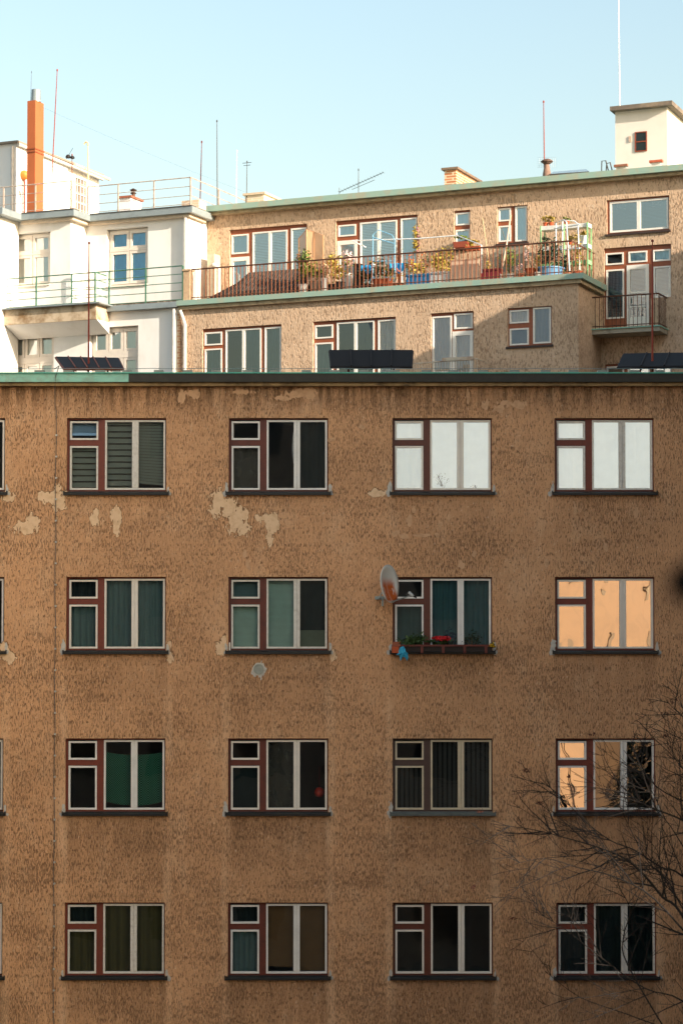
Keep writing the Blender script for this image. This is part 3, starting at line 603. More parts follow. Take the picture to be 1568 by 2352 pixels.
def rear_window(F,parent,x0,x1,ytop,ybot,parts,label,gl=GLR,fm=BROWNR,xm=None,dress=None,sill=True,depth=.16,floor=None,room=True,setd=.06):
    """px coordinates; parts list of (x0,x1,f0,f1,kind,w) with fractions from top. returns hole"""
    xm=(x0+x1)/2 if xm is None else xm
    ym=(ytop+ybot)/2
    u0,u1=F.u(x0,ym),F.u(x1,ym); z1=F.z(xm,ytop); z0=F.z(xm,ybot) if floor is None else floor
    Hh=z1-z0; D0,D1=-depth,-setd-.02
    mb=MB(); ring(mb,F,u0,u1,z0,z1,.05,D0,D1,wl=.05,wr=.035,wt=.05,wb=.05)
    wn_objs=[]; cells=[]
    for p in parts:
        a,b=F.u(p[0],ym,-setd),F.u(p[1],ym,-setd); e=z1-p[2]*Hh; c=z1-p[3]*Hh; cells.append((a,b,c,e,p))
    # brown boards between casements: fill the gaps with a backing sheet made of strips
    us=sorted({u0+.05,u1-.035}|{max(u0+.05,min(u1-.035,v)) for q in cells for v in q[:2]}); zs=sorted({z0+.05,z1-.05}|{max(z0+.05,min(z1-.05,v)) for q in cells for v in q[2:4]})
    for i in range(len(us)-1):
        for j in range(len(zs)-1):
            cu,cz=(us[i]+us[i+1])/2,(zs[j]+zs[j+1])/2
            if any(q[0]<cu<q[1] and q[2]<cz<q[3] for q in cells): continue
            if us[i+1]-us[i]>.002 and zs[j+1]-zs[j]>.002: mb.box(F,us[i],us[i+1],zs[j],zs[j+1],D0+.002,D1-.002)
    wn=build(mb,'window',fm,parent,label=label); gm=MB()
    for (a,b,c,e,p) in cells:
        kind=p[4]; w_=p[5] if len(p)>5 else .045; m_=MB()
        if kind=='door':
            ring(m_,F,a+.002,b-.002,c,e,.1,-.13,-setd,wt=.13,wb=.28)
            if len(p)>6:
                for t in p[6]: zz=e-(e-c)*t; m_.box(F,a+.1,b-.1,zz-.025,zz+.025,-.12,-setd-.01)
            build(m_,'door_leaf',WHITE,wn)
        else: ring(m_,F,a+.002,b-.002,c,e,w_,-.13,-setd); build(m_,'casement',WHITE,wn)
        gm.poly(F.w(a+.03,c+.03,-.1),F.w(b-.03,c+.03,-.1),F.w(b-.03,e-.03,-.1),F.w(a+.03,e-.03,-.1))
    build(gm,'pane',gl,wn)
    if sill: build(MB().box(F,u0-.04,u1+.04,z0-.05,z0+.01,-.05,.06),'sill',M('#3b2a22',.6,name='brown_sill'),wn)
    if dress:
        for i,dr in enumerate(dress):
            if dr and i<len(cells):
                a,b,c,e,_=cells[i]; cz_in(wn,F,dr,a+.01,b-.01,c+.01,e-.01,-.145,seed=i+int(x0))
    if room:
        a,b,c,e,f,g=u0-.15,u1+.15,z0-.1,z1+.1,-2.5 if F is not U2 else -2.5,-.18
        P=F.w; I=RI
        I.poly(P(a,c,f),P(b,c,f),P(b,e,f),P(a,e,f)); I.poly(P(a,c,f),P(a,e,f),P(a,e,g),P(a,c,g)); I.poly(P(b,c,f),P(b,c,g),P(b,e,g),P(b,e,f)); I.poly(P(a,e,f),P(b,e,f),P(b,e,g),P(a,e,g)); I.poly(P(a,c,f),P(a,c,g),P(b,c,g),P(b,c,f))
    return (u0,u1,z0,z1)
RI=MB()
LB=cloth('light_blue_blind','#e6f6fa',.08); SLATE=cloth('slate_shade','#5f7c88',.3); PALE=cloth('pale_lace','#fbeede',.08); TSH=cloth('teal_blue_sheer','#a6d6e6',.1)
bl=('slat',LB,.05); ts=('drape',TSH,.02,4); pl=('drape',PALE,.02,6); tn=('drape',cloth('grey_teal_net','#77908e',.4),.02,6); sl2=('slat',SLATE,.04)
hU=[]; hL=[]
fl=zT
hU.append(rear_window(U2,reap,528,705,521,0,[(532,571,.06,.30,'c'),(530,573,.34,1.0,'door'),(580,620,.05,.98,'c'),(620,660,.05,.98,'c'),(668,703,.04,.98,'c')],'left terrace window group with door and pale blinds',floor=fl-.0,xm=615,dress=[ts,ts,bl,bl,bl],sill=False))
hU.append(rear_window(U2,reap,771,958,500,0,[(776,817,.05,.19,'c'),(774,820,.24,1.0,'door'),(826,869,.04,.80,'c'),(869,911,.04,.80,'c'),(919,957,.03,.80,'c')],'right terrace window group with open looking white door',floor=fl,xm=865,dress=[ts,ts,bl,bl,ts],sill=False))
hU.append(rear_window(U2,reap,1042,1079,483,573,[(1045,1078,.05,.37,'c'),(1045,1078,.48,.86,'c')],'narrow two pane terrace window above the flower boxes',dress=[ts,ts]))
hU.append(rear_window(U2,reap,1141,1210.5,473,559,[(1143.5,1172.5,.03,.38,'c'),(1143.5,1172.5,.50,.93,'c'),(1182,1209.5,.02,.95,'c')],'three pane terrace window behind the leaning pole',dress=[ts,ts,ts]))
hU.append(rear_window(U2,reap,1392,1536,454,534,[(1399,1465.5,.05,.94,'c',.055),(1465.5,1534,.05,.94,'c',.055)],'wide two pane window with slate blue shades at upper right',dress=[sl2,sl2]))
hU.append(rear_window(U2,reap,1386,1540,565,748,[(1389.5,1431.3,.06,.21,'c'),(1442,1485.5,.06,.20,'c'),(1498,1539,.06,.205,'c'),(1390.7,1432,.27,.89,'c'),(1438,1489,.23,1.0,'door',.1,(.45,.68)),(1499.6,1539.3,.27,.66,'c')],'french door with side lights onto the small balcony',dress=[None,ts,ts,('slat',SLATE,.05),sl2,sl2],sill=False,gl=GL))
_h=hU[-1]; _a=U2.u(1494,655,-.06); build(MB().box(U2,_a,_h[1]-.002,_h[2]+.002,_h[2]+.335*(_h[3]-_h[2]),-.3,-.004),'wall_infill',PLB,reap)
zb1=L0.z(784,853)-1.0
GLR2=glass('lower_rear_glass',.14,tint=(.88,.96,1,1))
GLR3=glass('cream_mirroring_glass',.42,wob=.012)
def rw_low(*a,**k):
    return rear_window(L0,reap,*a,gl=(GLR3 if a[0]>950 else GLR2),**k)
hL.append(rw_low(466,646.5,750,0,[(470.7,510.7,.05,.24,'c'),(471,510.7,.29,.98,'c'),(518.4,560,.03,.98,'c'),(560,600.4,.03,.98,'c'),(608,646,.03,.98,'c')],'lower left four pane window with teal nets',floor=zb1+.4,xm=556,dress=[None,tn,None,tn,tn]))
hL.append(rw_low(718.7,908,733,0,[(723,764.5,.05,.24,'c'),(723,764.5,.30,.98,'c'),(773,816,.03,.98,'c'),(816,859,.03,.98,'c'),(867,907.5,.03,.98,'c')],'lower middle window group behind the black roof panel',floor=zb1+.4,xm=813,dress=[None,tn,None,('drape',cloth('dark_net','#4b5a5a',.3),.02,4),pl]))
hL.append(rw_low(988,1086,717,0,[(991,1036,.04,.78,'c'),(1041,1084,.02,.22,'c'),(1037.4,1085,.25,1.0,'door')],'lower window with pale lace curtains and white door',floor=zb1+.3,xm=1036,dress=[pl,pl,pl],sill=False))
hL.append(rw_low(1165,1266.4,705,795,[(1169,1213.4,.05,.39,'c'),(1169,1213.4,.52,.95,'c'),(1223,1264.4,.02,.94,'c')],'lower right three pane window with lace curtain',dress=[pl,None,('drape',cloth('half_lace','#b9b4ac',.4),.02,5)]))
lw=rear_window(U2,reap,1386,1540,833,0,[(1390,1430,.04,.9,'c'),(1438,1489,.04,.9,'c'),(1498,1538,.04,.9,'c')],'dark window below the small balcony just above the front parapet',floor=U2.z(1460,833)-1.6,dress=[None,sl2,sl2]); hU.append(lw)
build(RI,'interior',M('#3d3a36',.9,name='dark_room'),reap)
# walls
ZB=6.0; mb=MB(); wallmesh(mb,L0,uL,0,ZB,zT-.05,hL,.17)
mb.poly(L0.w(0,ZB),L0.w(0,ZB,-2.3),L0.w(0,zT-.05,-2.3),L0.w(0,zT-.05)); mb.poly(L0.w(uL,ZB),L0.w(uL,zT-.05),L0.w(uL,zT-.05,-2.3),L0.w(uL,ZB,-2.3))
build(mb,'lower_wall',PLB,reap)
UR=8.0
mb=MB(); wallmesh(mb,U2,uB+.02,UR,zT-.1,zRb,[h for h in hU if h[2]>zT-.3],.17)
lowh=[h for h in hU if h[2]<=zT-.3]
build(mb,'upper_wall',PLB,reap)
# the right hand part reaching down beside the terrace block
bpy.data.objects.remove(bpy.data.objects['upper_wall'])
mb=MB(); wallmesh(mb,U2,uB+.02,0,zT-.1,zRb,[h for h in hU if h[1]<0.2],.17)
wallmesh(mb,U2,0.0,UR,ZB,zRb,[h for h in hU if h[1]>=0.2],.17)
mb.poly(U2.w(UR,ZB),U2.w(UR,ZB,-8),U2.w(UR,zRb,-8),U2.w(UR,zRb)); mb.poly(U2.w(uB+.02,zT-.1),U2.w(uB+.02,zRb),U2.w(uB+.02,zRb,-8),U2.w(uB+.02,zT-.1,-8)); mb.poly(U2.w(uB,ZB,-8),U2.w(uB,zRb,-8),U2.w(UR,zRb,-8),U2.w(UR,ZB,-8))
build(mb,'upper_wall',PLB,reap)
FG=M('#8fab9c',.6,var=.8,sc=3,stretch=.6,dark='#a79f86',name='pale_green_fascia'); TRB=M('#b09c7c',.9,var=.8,sc=5,dark='#7a6a52',name='beige_cornice')
mb=MB(); mb.box(U2,uB-.1,UR,zRb,zR1,.0,.35); mb.poly(*[U2.w(a,zR1-.01,b) for a,b in ((uB-.1,0),(UR,0),(UR,-8),(uB-.1,-8))])
build(mb,'roof',FG,reap)
build(MB().box(U2,uB-.1,UR,zRb-.1,zRb-.002,0,.22),'cornice',TRB,reap)
mb=MB().box(L0,uL-.06,.2,zT-.16,zT,-2.29,.2); build(mb,'terrace_slab',FG,reap)
mb=MB().box(L0,uL-.04,.12,zT-.28,zT-.162,-2.29,.12); build(mb,'cornice',TRB,reap)
# patch of grey render on terrace wall under the three pane window
u0,z0_=U2.uz(1135,620); u1,z1_=U2.uz(1215,566); build(patch([((u0+u1)/2,(z0_+z1_)/2,.62,.42)],cell=.03,amp=.2,F=U2,d=.006),'render_patch',PLG,reap)
# downpipe at left corner
PIPE=M('#d8d0c4',.5,var=.3,sc=5,name='pale_zinc_pipe')
u=L0.u(428,800); build(MB().tube([L0.w(u,ZB,.09),L0.w(u,zT-.75,.09),L0.w(u-.08,zT-.5,.1),L0.w(u-.16,zT-.3,.12)],.055,8),'downpipe',PIPE,reap)
# small balcony
ub0,ub1=U2.u(1353,720,.95),U2.u(1513,720,.95); zb_=U2.z(1380,757,.95)
bal=build(MB().box(U2,ub0,ub1,zb_-.13,zb_,0.002,.95),'balcony',M('#a7a08e',.85,var=.6,sc=4,dark='#5a574c',name='balcony_concrete'),reap)
build(MB().box(U2,ub0-.03,ub1+.03,zb_+.001,zb_+.03,0.003,1.0),'drip_edge',GREEN,bal)
RB=M('#58331f',.75,var=.5,sc=8,dark='#331f16',name='rusty_brown_rail')
zbt=U2.z(1353,684,.9); rl=MB(); e=.9
rl.tube([U2.w(ub0+.03,zbt,0),U2.w(ub0+.03,zbt,e),U2.w(ub1-.03,zbt,e),U2.w(ub1-.03,zbt,0)],.022,6); rl.tube([U2.w(ub0+.03,zb_+.1,0),U2.w(ub0+.03,zb_+.1,e),U2.w(ub1-.03,zb_+.1,e),U2.w(ub1-.03,zb_+.1,0)],.016,5)
nb=16
for k in range(nb+1):
    u=ub0+.03+(ub1-ub0-.06)*k/nb; rl.tube([U2.w(u,zb_,e),U2.w(u,zbt,e)],.0105,4)
for k in range(6):
    for u in (ub0+.03,ub1-.03): rl.tube([U2.w(u,zb_,.12+k*.14),U2.w(u,zbt,.12+k*.14)],.0105,4)
build(rl,'balcony_railing',RB,bal)
# balcony rack of lower window I
u0,u1=L0.u(950,840,.8),L0.u(1095,840,.8); zt_=L0.z(1000,829,.8)
m_=MB(); 
m_.tube([L0.w(u0,zt_-.05,.8),L0.w(u1,zt_,.8),L0.w(u1+.05,zt_-.05,.1)],.02,5); m_.box(L0,u0+.9,u1-.1,zt_-.03,zt_+.07,.72,.86)
for k in range(24): u=u0+(u1-u0)*k/23; m_.tube([L0.w(u,zt_-1,.8),L0.w(u,zt_,.8)],.012,4)
m_.box(L0,u0-.05,u1+.05,zt_-1.15,zt_-1.0,0.002,.9)
build(m_,'balcony',M('#c3b7a2',.8,var=.5,sc=4,dark='#8e5a3c',name='pale_railing'),reap,label='pale railed balcony just above the front parapet')
# ---- terrace railing
rr=empty('terrace_railing',L0.w(-5,zT,.05),'rusty brown railing with thin bars along the planted terrace','railing')
d_=.06; zrt=L0.z(918.6,583,d_); ru0=L0.u(438,650,d_); ru1=L0.u(1312,560,d_)
build(MB().tube([L0.w(ru0,zrt,d_),L0.w(ru1,zrt,d_),L0.w(ru1,zrt,-2.2)],.024,6),'top_rail',RB,rr); build(MB().tube([L0.w(ru0,zT+.08,d_),L0.w(ru1,zT+.08,d_),L0.w(ru1,zT+.08,-2.2)],.016,5),'bottom_rail',RB,rr)
RBL=M('#95583a',.7,var=.5,sc=9,dark='#5c3220',name='bleached_rust'); bar=None
def addbar(u,d):
    global bar
    if bar is None:
        bar=build(MB().box(L0,u-.011,u+.011,zT+.01,zrt,d-.011,d+.011),'bar',RBL,rr); bar['u']=u; addbar.o=(u,d); return
    c=bar.copy(); COL.objects.link(c); c.parent=rr; v=L0.U*(u-addbar.o[0])+L0.N*(d-addbar.o[1]); c.location=bar.location+v; c.name='bar'
for k in range(94): addbar(ru0+(ru1-ru0)*k/93,d_)
for k in range(6): addbar(ru1,d_-.36*(k+1))
del bar['u']
for o in rr.children:
    if 'u' in o: del o['u']
# corner pillar
u0,u1=L0.u(422,650,.1),L0.u(437,650,.1); m_=MB().box(L0,u0,u1,zT+.002,zT+.93,-.12,.12); m_.box(L0,u0-.03,u1+.03,zT+.93,zT+.98,-.15,.15); single(m_,'pillar',M('#c9a987',.9,var=.5,sc=8,bmp=.5,name='pillar_render'),'short rough plaster pillar between the green and the brown railing','pillar')
# ================================================================== terrace things
T=L0
def tb(px,py,d): u,z=T.uz(px,py,d); return u
def B(name,px0,px1,py0,py1,d,dep,mat,label,cat,extra=None,floor=False):
    u0=T.u(px0,(py0+py1)/2,d); u1=T.u(px1,(py0+py1)/2,d); z1=T.z(px0,py0,d); z0=T.z(px0,py1,d)
    if floor: z0=zT
    return u0,u1,z0,z1
# slatted lean-to roof at left
ua=T.u(466,680,-.4); ub=T.u(712,640,-.4); za=zT; zb2=T.z(560,628,-1.0)
th=empty('slatted_cover',T.w((ua+ub)/2,zT,-1),'brown slatted sloping cover lying on the terrace left of the climbing plant','shed roof')
m_=MB(); um=T.u(575,640,-1.2); n=44
for i in range(n):
    u=ua+(ub-ua)*i/n; u2=ua+(ub-ua)*(i+.6)/n; h1=(zb2-zT)*min(1,(u-ua)/(um-ua)) ; h2=(zb2-zT)*min(1,(u2-ua)/(um-ua)); dp=.035
    m_.hexa([T.w(u,zT+.01,-.2),T.w(u2,zT+.01,-.2),T.w(u2,zT+.01,-.26),T.w(u,zT+.01,-.26),T.w(u,zT+.04+h1,-1.1),T.w(u2,zT+.04+h2,-1.1),T.w(u2,zT+.04+h2,-1.16),T.w(u,zT+.04+h1,-1.16)])
build(m_,'slats',M('#514a43',.95,var=.7,sc=6,dark='#27221e',name='old_brown_slats'),th)
build(MB().poly(T.w(ua,zT+.012,-.3),T.w(ub,zT+.012,-.3),T.w(ub,zb2-.05,-1.22),T.w(um,zb2-.05,-1.22)),'backing',M('#241b16',.9,name='dark_felt'),th)
# concrete step / block left
u0,u1=T.u(447,690,-.3),T.u(478,660,-.3)
th=empty('chimney_block',U2.w(U2.u(485,590,.5),zT,.5),'pale rendered block with bent white pipe at the left end of the terrace','wall block')
u0,u1=U2.u(476,600,.5),U2.u(492,600,.5); zz=U2.z(484,583,.5); build(MB().box(U2,u0,u1,zT+.01,zz,.05,.5),'block',M('#cbb79d',.9,var=.5,name='pale_render'),th)
build(MB().tube([U2.w(u1-.02,zz-.35,.5),U2.w(u1+.22,zz-.5,.6),U2.w(u1+.22,zT+.02,.6)],.06,8),'bent_pipe',WPOT,th)
# folding privacy screen
PEA=cloth('peach_screen','#e2b184',.35,alpha=.55); PW=M('#e0a676',.6,name='peach_wood')
th=empty('privacy_screen',T.w(T.u(710,620,-1.2),zT,-1.2),'folding peach coloured privacy screen between the two terrace window groups','screen')
sc=[(686,548,-1.3),(704,527,-1.15),(721,532,-1.3),(742,540,-1.15)]; zs0=[]
pp=[(T.u(x,y,d),T.z(x,y,d),d) for x,y,d in sc]
for i in range(3):
    a,b=pp[i],pp[i+1]; fr=MB(); A0,A1,B0,B1=T.w(a[0],zT+.02,a[2]),T.w(a[0],a[1],a[2]),T.w(b[0],zT+.02,b[2]),T.w(b[0],b[1],b[2])
    fr.tube([A0,A1,B1,B0,A0],.02,4); fp=build(fr,'panel_frame',PW,th); build(MB().poly(A0,B0,B1,A1),'panel',PEA,fp)
PK=M('#e8c6bd',.6,name='pink_petals'); YL=M('#dcc25a',.6,name='pale_yellow_petals'); OR=M('#c76a2c',.6,name='orange_petals'); DRY=M('#c9a988',.7,name='dry_beige')
# fixed height plants on floor d
P_=plant
P_(T,697,660,-.25,.95,.42,GLf[1],'climbing_plant','tall yellow green climbing plant in a white pot behind the railing',pot=WPOT,potr=.16,poth=.3,n=260,ls=.055,base_z=zT,flowers=(M('#8a5a2e',.7,name='rust_leaves'),70,.05))
P_(T,727,655,-.4,.55,.4,GLf[1],'potted_plant','mixed green plant in a brown tub right of the climbing plant',pot=M('#9a8672',.8,name='taupe_tub'),potr=.24,poth=.4,n=120,base_z=zT)
P_(T,745,660,-.1,.42,.2,DRY,'potted_plant','bleached dry plant wrapped in white fleece beside the taupe tub',pot=WPOT,potr=.1,poth=.42,n=60,base_z=zT)
P_(T,735,640,-1.5,1.55,.5,DRY,'bare_shrub','leafless pale branching shrub in front of the privacy screen',cat='shrub',pot=TERR,potr=.15,poth=.3,stems=14,n=36,ls=.03,base_z=zT)
P_(T,765,650,-.5,.85,.5,GLf[2],'flowering_shrub','tall cream and yellow flowering shrub left of the white terrace door',cat='shrub',pot=BLK,potr=.18,poth=.28,n=190,ls=.05,base_z=zT,flowers=(YL,110,.05))
P_(T,800,650,-1.4,.62,.45,GLf[1],'flowering_plant','pale pink blossoms on a tall white pot in front of the open terrace door',cat='flowers',pot=WPOT,potr=.13,poth=.75,n=60,base_z=zT,flowers=(PK,130,.05))
P_(T,955,600,-2.1,1.1,.18,GLf[2],'hanging_plant','narrow column of yellow and purple flowers hanging beside the right window',cat='flowers',n=120,ls=.05,base_z=zT+1.05,stems=3,flowers=(M('#8f5a66',.6,name='mauve_petals'),40,.05))
P_(T,975,640,-.7,.9,.25,GLf[0],'potted_plant','thin green plant with orange flowers right of the blue crate',pot=WPOT,potr=.1,poth=.2,n=50,base_z=zT,flowers=(OR,20,.05))
P_(T,1008,640,-.9,.85,.5,GLf[2],'flowering_shrub','dense golden leaved shrub left of the beige board',cat='shrub',pot=WPOT,potr=.18,poth=.25,n=190,ls=.055,base_z=zT)
P_(T,1026,640,-1.3,.9,.45,GLf[2],'flowering_shrub','tall golden shrub partly behind the beige board',cat='shrub',pot=TERR,potr=.18,poth=.25,n=130,ls=.055,base_z=zT)
P_(T,1146,632,-.4,.75,.2,GLf[1],'potted_plant','sparse tall plant in a small white pot right of the red crate',pot=WPOT,potr=.1,poth=.22,n=26,ls=.03,stems=6,base_z=zT)
P_(T,1171,630,-.4,.72,.34,GLf[1],'conifer','small golden green conifer in a white pot under the leaning pole',cat='shrub',pot=WPOT,potr=.13,poth=.2,n=200,ls=.04,base_z=zT)
P_(T,1221,625,-.4,.5,.3,DRY,'potted_plant','dry twiggy plant in a large terracotta pot',pot=TERR,potr=.19,poth=.32,n=40,ls=.03,stems=9,base_z=zT)
P_(T,1205,630,-1.4,1.1,.25,PK,'flowering_plant','tall pale flower stems against the wall behind the terracotta pot',cat='flowers',pot=TERR,potr=.1,poth=.2,n=30,ls=.04,stems=6,base_z=zT)
P_(T,1247,622,-.8,.92,.34,GLf[3],'conifer','dark green conifer in the blue tub, left one',cat='shrub',n=260,ls=.045,base_z=zT+.2)
P_(T,1271,620,-.8,.95,.32,GLf[3],'conifer','dark green conifer in the blue tub, right one',cat='shrub',n=260,ls=.045,base_z=zT+.2)
m_=MB().lathe(T.w(T.u(1258,620,-.5),zT,-.6),[(0,0),(.3,0),(.42,.28),(.46,.3),(.46,.33),(.38,.3),(0,.27)],18); single(m_,'tub',M('#6f9ec4',.5,name='blue_plastic'),'round light blue plastic tub holding two dark conifers','tub')
P_(T,716,655,-.9,.75,.4,GLf[2],'flowering_plant','yellow flowering plant behind the taupe tub',cat='flowers',pot=TERR,potr=.14,poth=.25,n=110,ls=.05,base_z=zT,flowers=(YL,60,.05))
P_(T,781,652,-.15,.5,.35,GLf[2],'flowering_plant','low yellow flowers in a black pot left of the white terrace door',cat='flowers',pot=BLK,potr=.15,poth=.28,n=90,ls=.045,base_z=zT,flowers=(YL,60,.05))
P_(T,890,648,-.2,.3,.3,GLf[0],'potted_plant','low green plant in an orange pot in front of the long table',pot=TERR,potr=.16,poth=.28,n=70,ls=.045,base_z=zT)
P_(T,940,650,-.6,.75,.35,GLf[2],'flowering_plant','orange and cream flowers behind the left end of the blue crate',cat='flowers',pot=WPOT,potr=.14,poth=.25,n=90,ls=.045,base_z=zT,flowers=(OR,50,.045))
P_(T,962,650,-.6,.55,.35,GLf[2],'flowering_plant','cream flowers behind the right end of the blue crate',cat='flowers',pot=WPOT,potr=.14,poth=.25,n=90,ls=.045,base_z=zT,flowers=(YL,50,.045))
P_(T,1120,640,-1.1,.6,.3,GLf[2],'potted_plant','dry yellow plant behind the red crate',pot=TERR,potr=.13,poth=.22,n=50,ls=.04,base_z=zT)
P_(T,1196,630,-.25,.28,.25,PK,'flowering_plant','small pink flowers in a clay pot left of the large terracotta pot',cat='flowers',pot=TERR,potr=.1,poth=.16,n=40,ls=.035,base_z=zT)
P_(T,1234,626,-.25,.55,.2,GLf[2],'potted_plant','slim yellowish plant in a white pot just left of the blue tub',pot=WPOT,potr=.09,poth=.18,n=50,ls=.04,base_z=zT)
# black table with blue cloths, boxes
def simple_table(px0,px1,pyt,d,label,mt,name='table'):
    u0,u1=T.u(px0,pyt,d),T.u(px1,pyt,d); z=T.z(px0,pyt,d); th=empty(name,T.w((u0+u1)/2,zT,d-.3),label,'table'); build(MB().box(T,u0,u1,z-.05,z,d-.6,d),'tabletop',mt,th)
    for a in (u0+.04,u1-.04):
        for b in (d-.04,d-.56): build(MB().box(T,a-.02,a+.02,zT,z-.051,b-.02,b+.02),'leg',mt,th)
    return u0,u1,z
u0,u1,z=simple_table(815,930,613,-.7,'long pale topped table under blue cloths on the terrace',M('#cfc6b6',.6,name='pale_top'))
def clothbox(px0,px1,py0,py1,d,mat,label):
    u0=T.u(px0,py0,d);u1=T.u(px1,py0,d);za=T.z(px0,py0,d);zc=T.z(px0,py1,d); m_=MB(); n=18
    for i in range(n+1):
        t=i/n; u=u0+(u1-u0)*t; dd=d+.03*math.sin(t*19); bs=len(m_.v); m_.v+=[T.w(u,zc+.1*math.sin(t*7),dd+.03),T.w(u,za,dd),T.w(u,za+.02,dd-.25)]
        if i: m_.f+=[(bs-3,bs,bs+1,bs-2),(bs-2,bs+1,bs+2,bs-1)]
    single(m_,'blue_cloth',mat,label,'cloth',smooth=True)
BC=M('#1d9fd6',.7,var=.4,sc=9,name='azure_cloth')
clothbox(828,856,610,628,-.62,BC,'azure blue cloth over the left end of the long table'); clothbox(893,929,606,624,-.6,BC,'azure blue cloth over the right end of the long table')
P_(T,843,650,-.45,.5,.5,GLf[3],'potted_plant','dark leafy bush in front of the left blue cloth',pot=BLK,potr=.2,poth=.2,n=180,ls=.05,base_z=zT)
P_(T,870,645,-.5,.6,.5,GLf[3],'potted_plant','very dark bush in front of the long table, middle',pot=TERR,potr=.2,poth=.34,n=200,ls=.05,base_z=zT)
P_(T,905,640,-.55,.5,.4,GLf[2],'potted_plant','reddish brown seedlings in front of the long table, right end',pot=TERR,potr=.14,poth=.2,n=60,ls=.04,base_z=zT,flowers=(OR,30,.04))
P_(T,857,600,-1.1,.18,.3,GLf[2],'potted_plant','low yellow plant in a white box on the long table',pot=WPOT,potr=.12,poth=.1,n=60,ls=.04,base_z=z)
def crate(px0,px1,py0,py1,d,mat,label,name='crate',rim=None,fill=None):
    u0,u1=T.u(px0,py1,d),T.u(px1,py1,d); za=T.z(px0,py0,d); z0=zT; th=empty(name,T.w((u0+u1)/2,z0,d-.15),label,'crate' if 'crate' in name else name.replace('_',' '))
    m_=MB(); ring(m_,T,u0,u1,z0,za,.03,d-.32,d); m_.box(T,u0+.03,u1-.03,z0+.03,za-.04,d-.29,d-.02); build(m_,'body',mat,th)
    r_=MB().box(T,u0-.015,u1+.015,za+.001,za+.03,d-.33,d+.015); build(r_,'rim',rim or mat,th)
crate(933,985,634,648,-.2,M('#1b8fc9',.5,name='blue_crate_plastic'),'long blue plastic crate behind the railing bars')
crate(1104,1146,621,634,-.25,M('#8f2531',.5,name='red_crate_plastic'),'dark red lattice crate right of the beige board')
crate(706,744,628,650,-.5,M('#b7a48f',.8,name='beige_box'),'beige box under the mixed green plants','planter_box',rim=BLK)
crate(812,826,608,650,-.5,M('#2a2421',.7,name='dark_cabinet'),'narrow black cabinet at the left end of the long table','cabinet')
crate(985,1030,628,645,-.3,M('#d9d5cc',.6,name='white_mesh_box'),'white mesh box between blue crate and beige board','mesh_box')
# beige board
u0,u1=T.u(1033,620,-.25),T.u(1099,620,-.25); za=T.z(1040,600,-.25); th=empty('board',T.w((u0+u1)/2,zT,-.25),'plain beige board leaning behind the railing below the flower boxes','board')
build(MB().box(T,u0,u1,zT+.01,za,-.3,-.25),'sheet',M('#d6b498',.8,var=.2,name='beige_board'),th); build(MB().box(T,u0,u1,za+.001,za+.03,-.31,-.24),'edge_strip',M('#b9947a',.8,name='strip'),th)
# flower boxes under narrow window
def wbox(px0,px1,py0,py1,d,label,mt,fmat):
    u0,u1=T.u(px0,py1,d),T.u(px1,py1,d); za,z0=T.z(px0,py0,d),T.z(px0,py1,d); th=empty('window_box',T.w((u0+u1)/2,z0,d),label,'flower box'); m_=MB(); m_.hexa([T.w(u0+.03,z0,d),T.w(u1-.03,z0,d),T.w(u1-.03,z0,d-.2),T.w(u0+.03,z0,d-.2),T.w(u0,za,d+.02),T.w(u1,za,d+.02),T.w(u1,za,d-.2),T.w(u0,za,d-.2)])
    build(m_,'trough',mt,th); uu=(u0+u1)/2; build(MB().leaves(T.w(uu,za+.12,d-.1),((u1-u0)*.5,.1,.14),90,.05,seed=int(px0)),'leaves',fmat,th)
wbox(1040,1074,556,569,-2.0,'terracotta flower box on the sill of the narrow terrace window',M('#9c4a33',.8,name='brown_red_box'),GLf[1])
wbox(1067,1101,567,576,-1.5,'lower terracotta flower box hung right of the narrow window',TERR,GLf[2])
# lines / drying frames
WM=M('#e6e8e6',.35,name='white_tube')
def tubes(name,paths,mat,label,cat,r=.016):
    P=[[T.w(*T.uz(x,y,d)[:2],d) for x,y,d in p] for p in paths]; lo=min((q for p in P for q in p),key=lambda q:q.z)
    th=empty(name,lo,label,cat)
    for k,p in enumerate(P): build(MB().tube(p,r,6),'tube',mat,th)
tubes('clothes_line',[[(809,553,-1.0),(823,560,-1.0),(840,568,-1.2)],[(809,553,-1.0),(960,548,-1.0),(1049,541,-1.0),(1105,563,-.1)],[(1105,563,-.1),(1105,628,-.1)]],WM,'thin white clothes line frame across the terrace','clothes line',.018)
tubes('drying_rack',[[(856,640,-.3),(856,540,-.3),(868,528,-.3),(900,540,-.3),(906,552,-.3),(906,630,-.3)],[(856,545,-.3),(906,560,-.3)],[(856,600,-.3),(906,600,-.3)],[(850,645,0),(852,638,0),(862,638,0)],[(895,645,0),(897,636,0),(905,636,0)]],M('#7fb9d6',.4,name='pale_blue_tube'),'pale blue tube drying rack in front of the right window group','drying rack',.015)
tubes('leaning_pole',[[(1154,612,-.2),(1163,560,-.4),(1172,494,-.7)]],M('#d9b99c',.6,name='pinkish_pole'),'pinkish wooden pole leaning by the three pane window','pole',.026)
tubes('garden_cane',[[(1124,610,-1.2),(1116,560,-1.3),(1107,500,-1.5)]],M('#dcc08f',.7,name='cane'),'thin garden cane left of the leaning pole','pole',.012)
tubes('tube_rack',[[(1276,600,-1.3),(1276,512,-1.3),(1293,505,-.9),(1300,510,-.5),(1307,622,-.5)],[(1291,600,-.9),(1291,505,-.9),(1318,508,-.9),(1326,514,-.9),(1330,620,-.9)],[(1272,525,-1.2),(1330,516,-.6)],[(1272,575,-1.2),(1330,570,-.6)]],WM,'white tubular rack leaning in front of the green shelf','rack',.02)
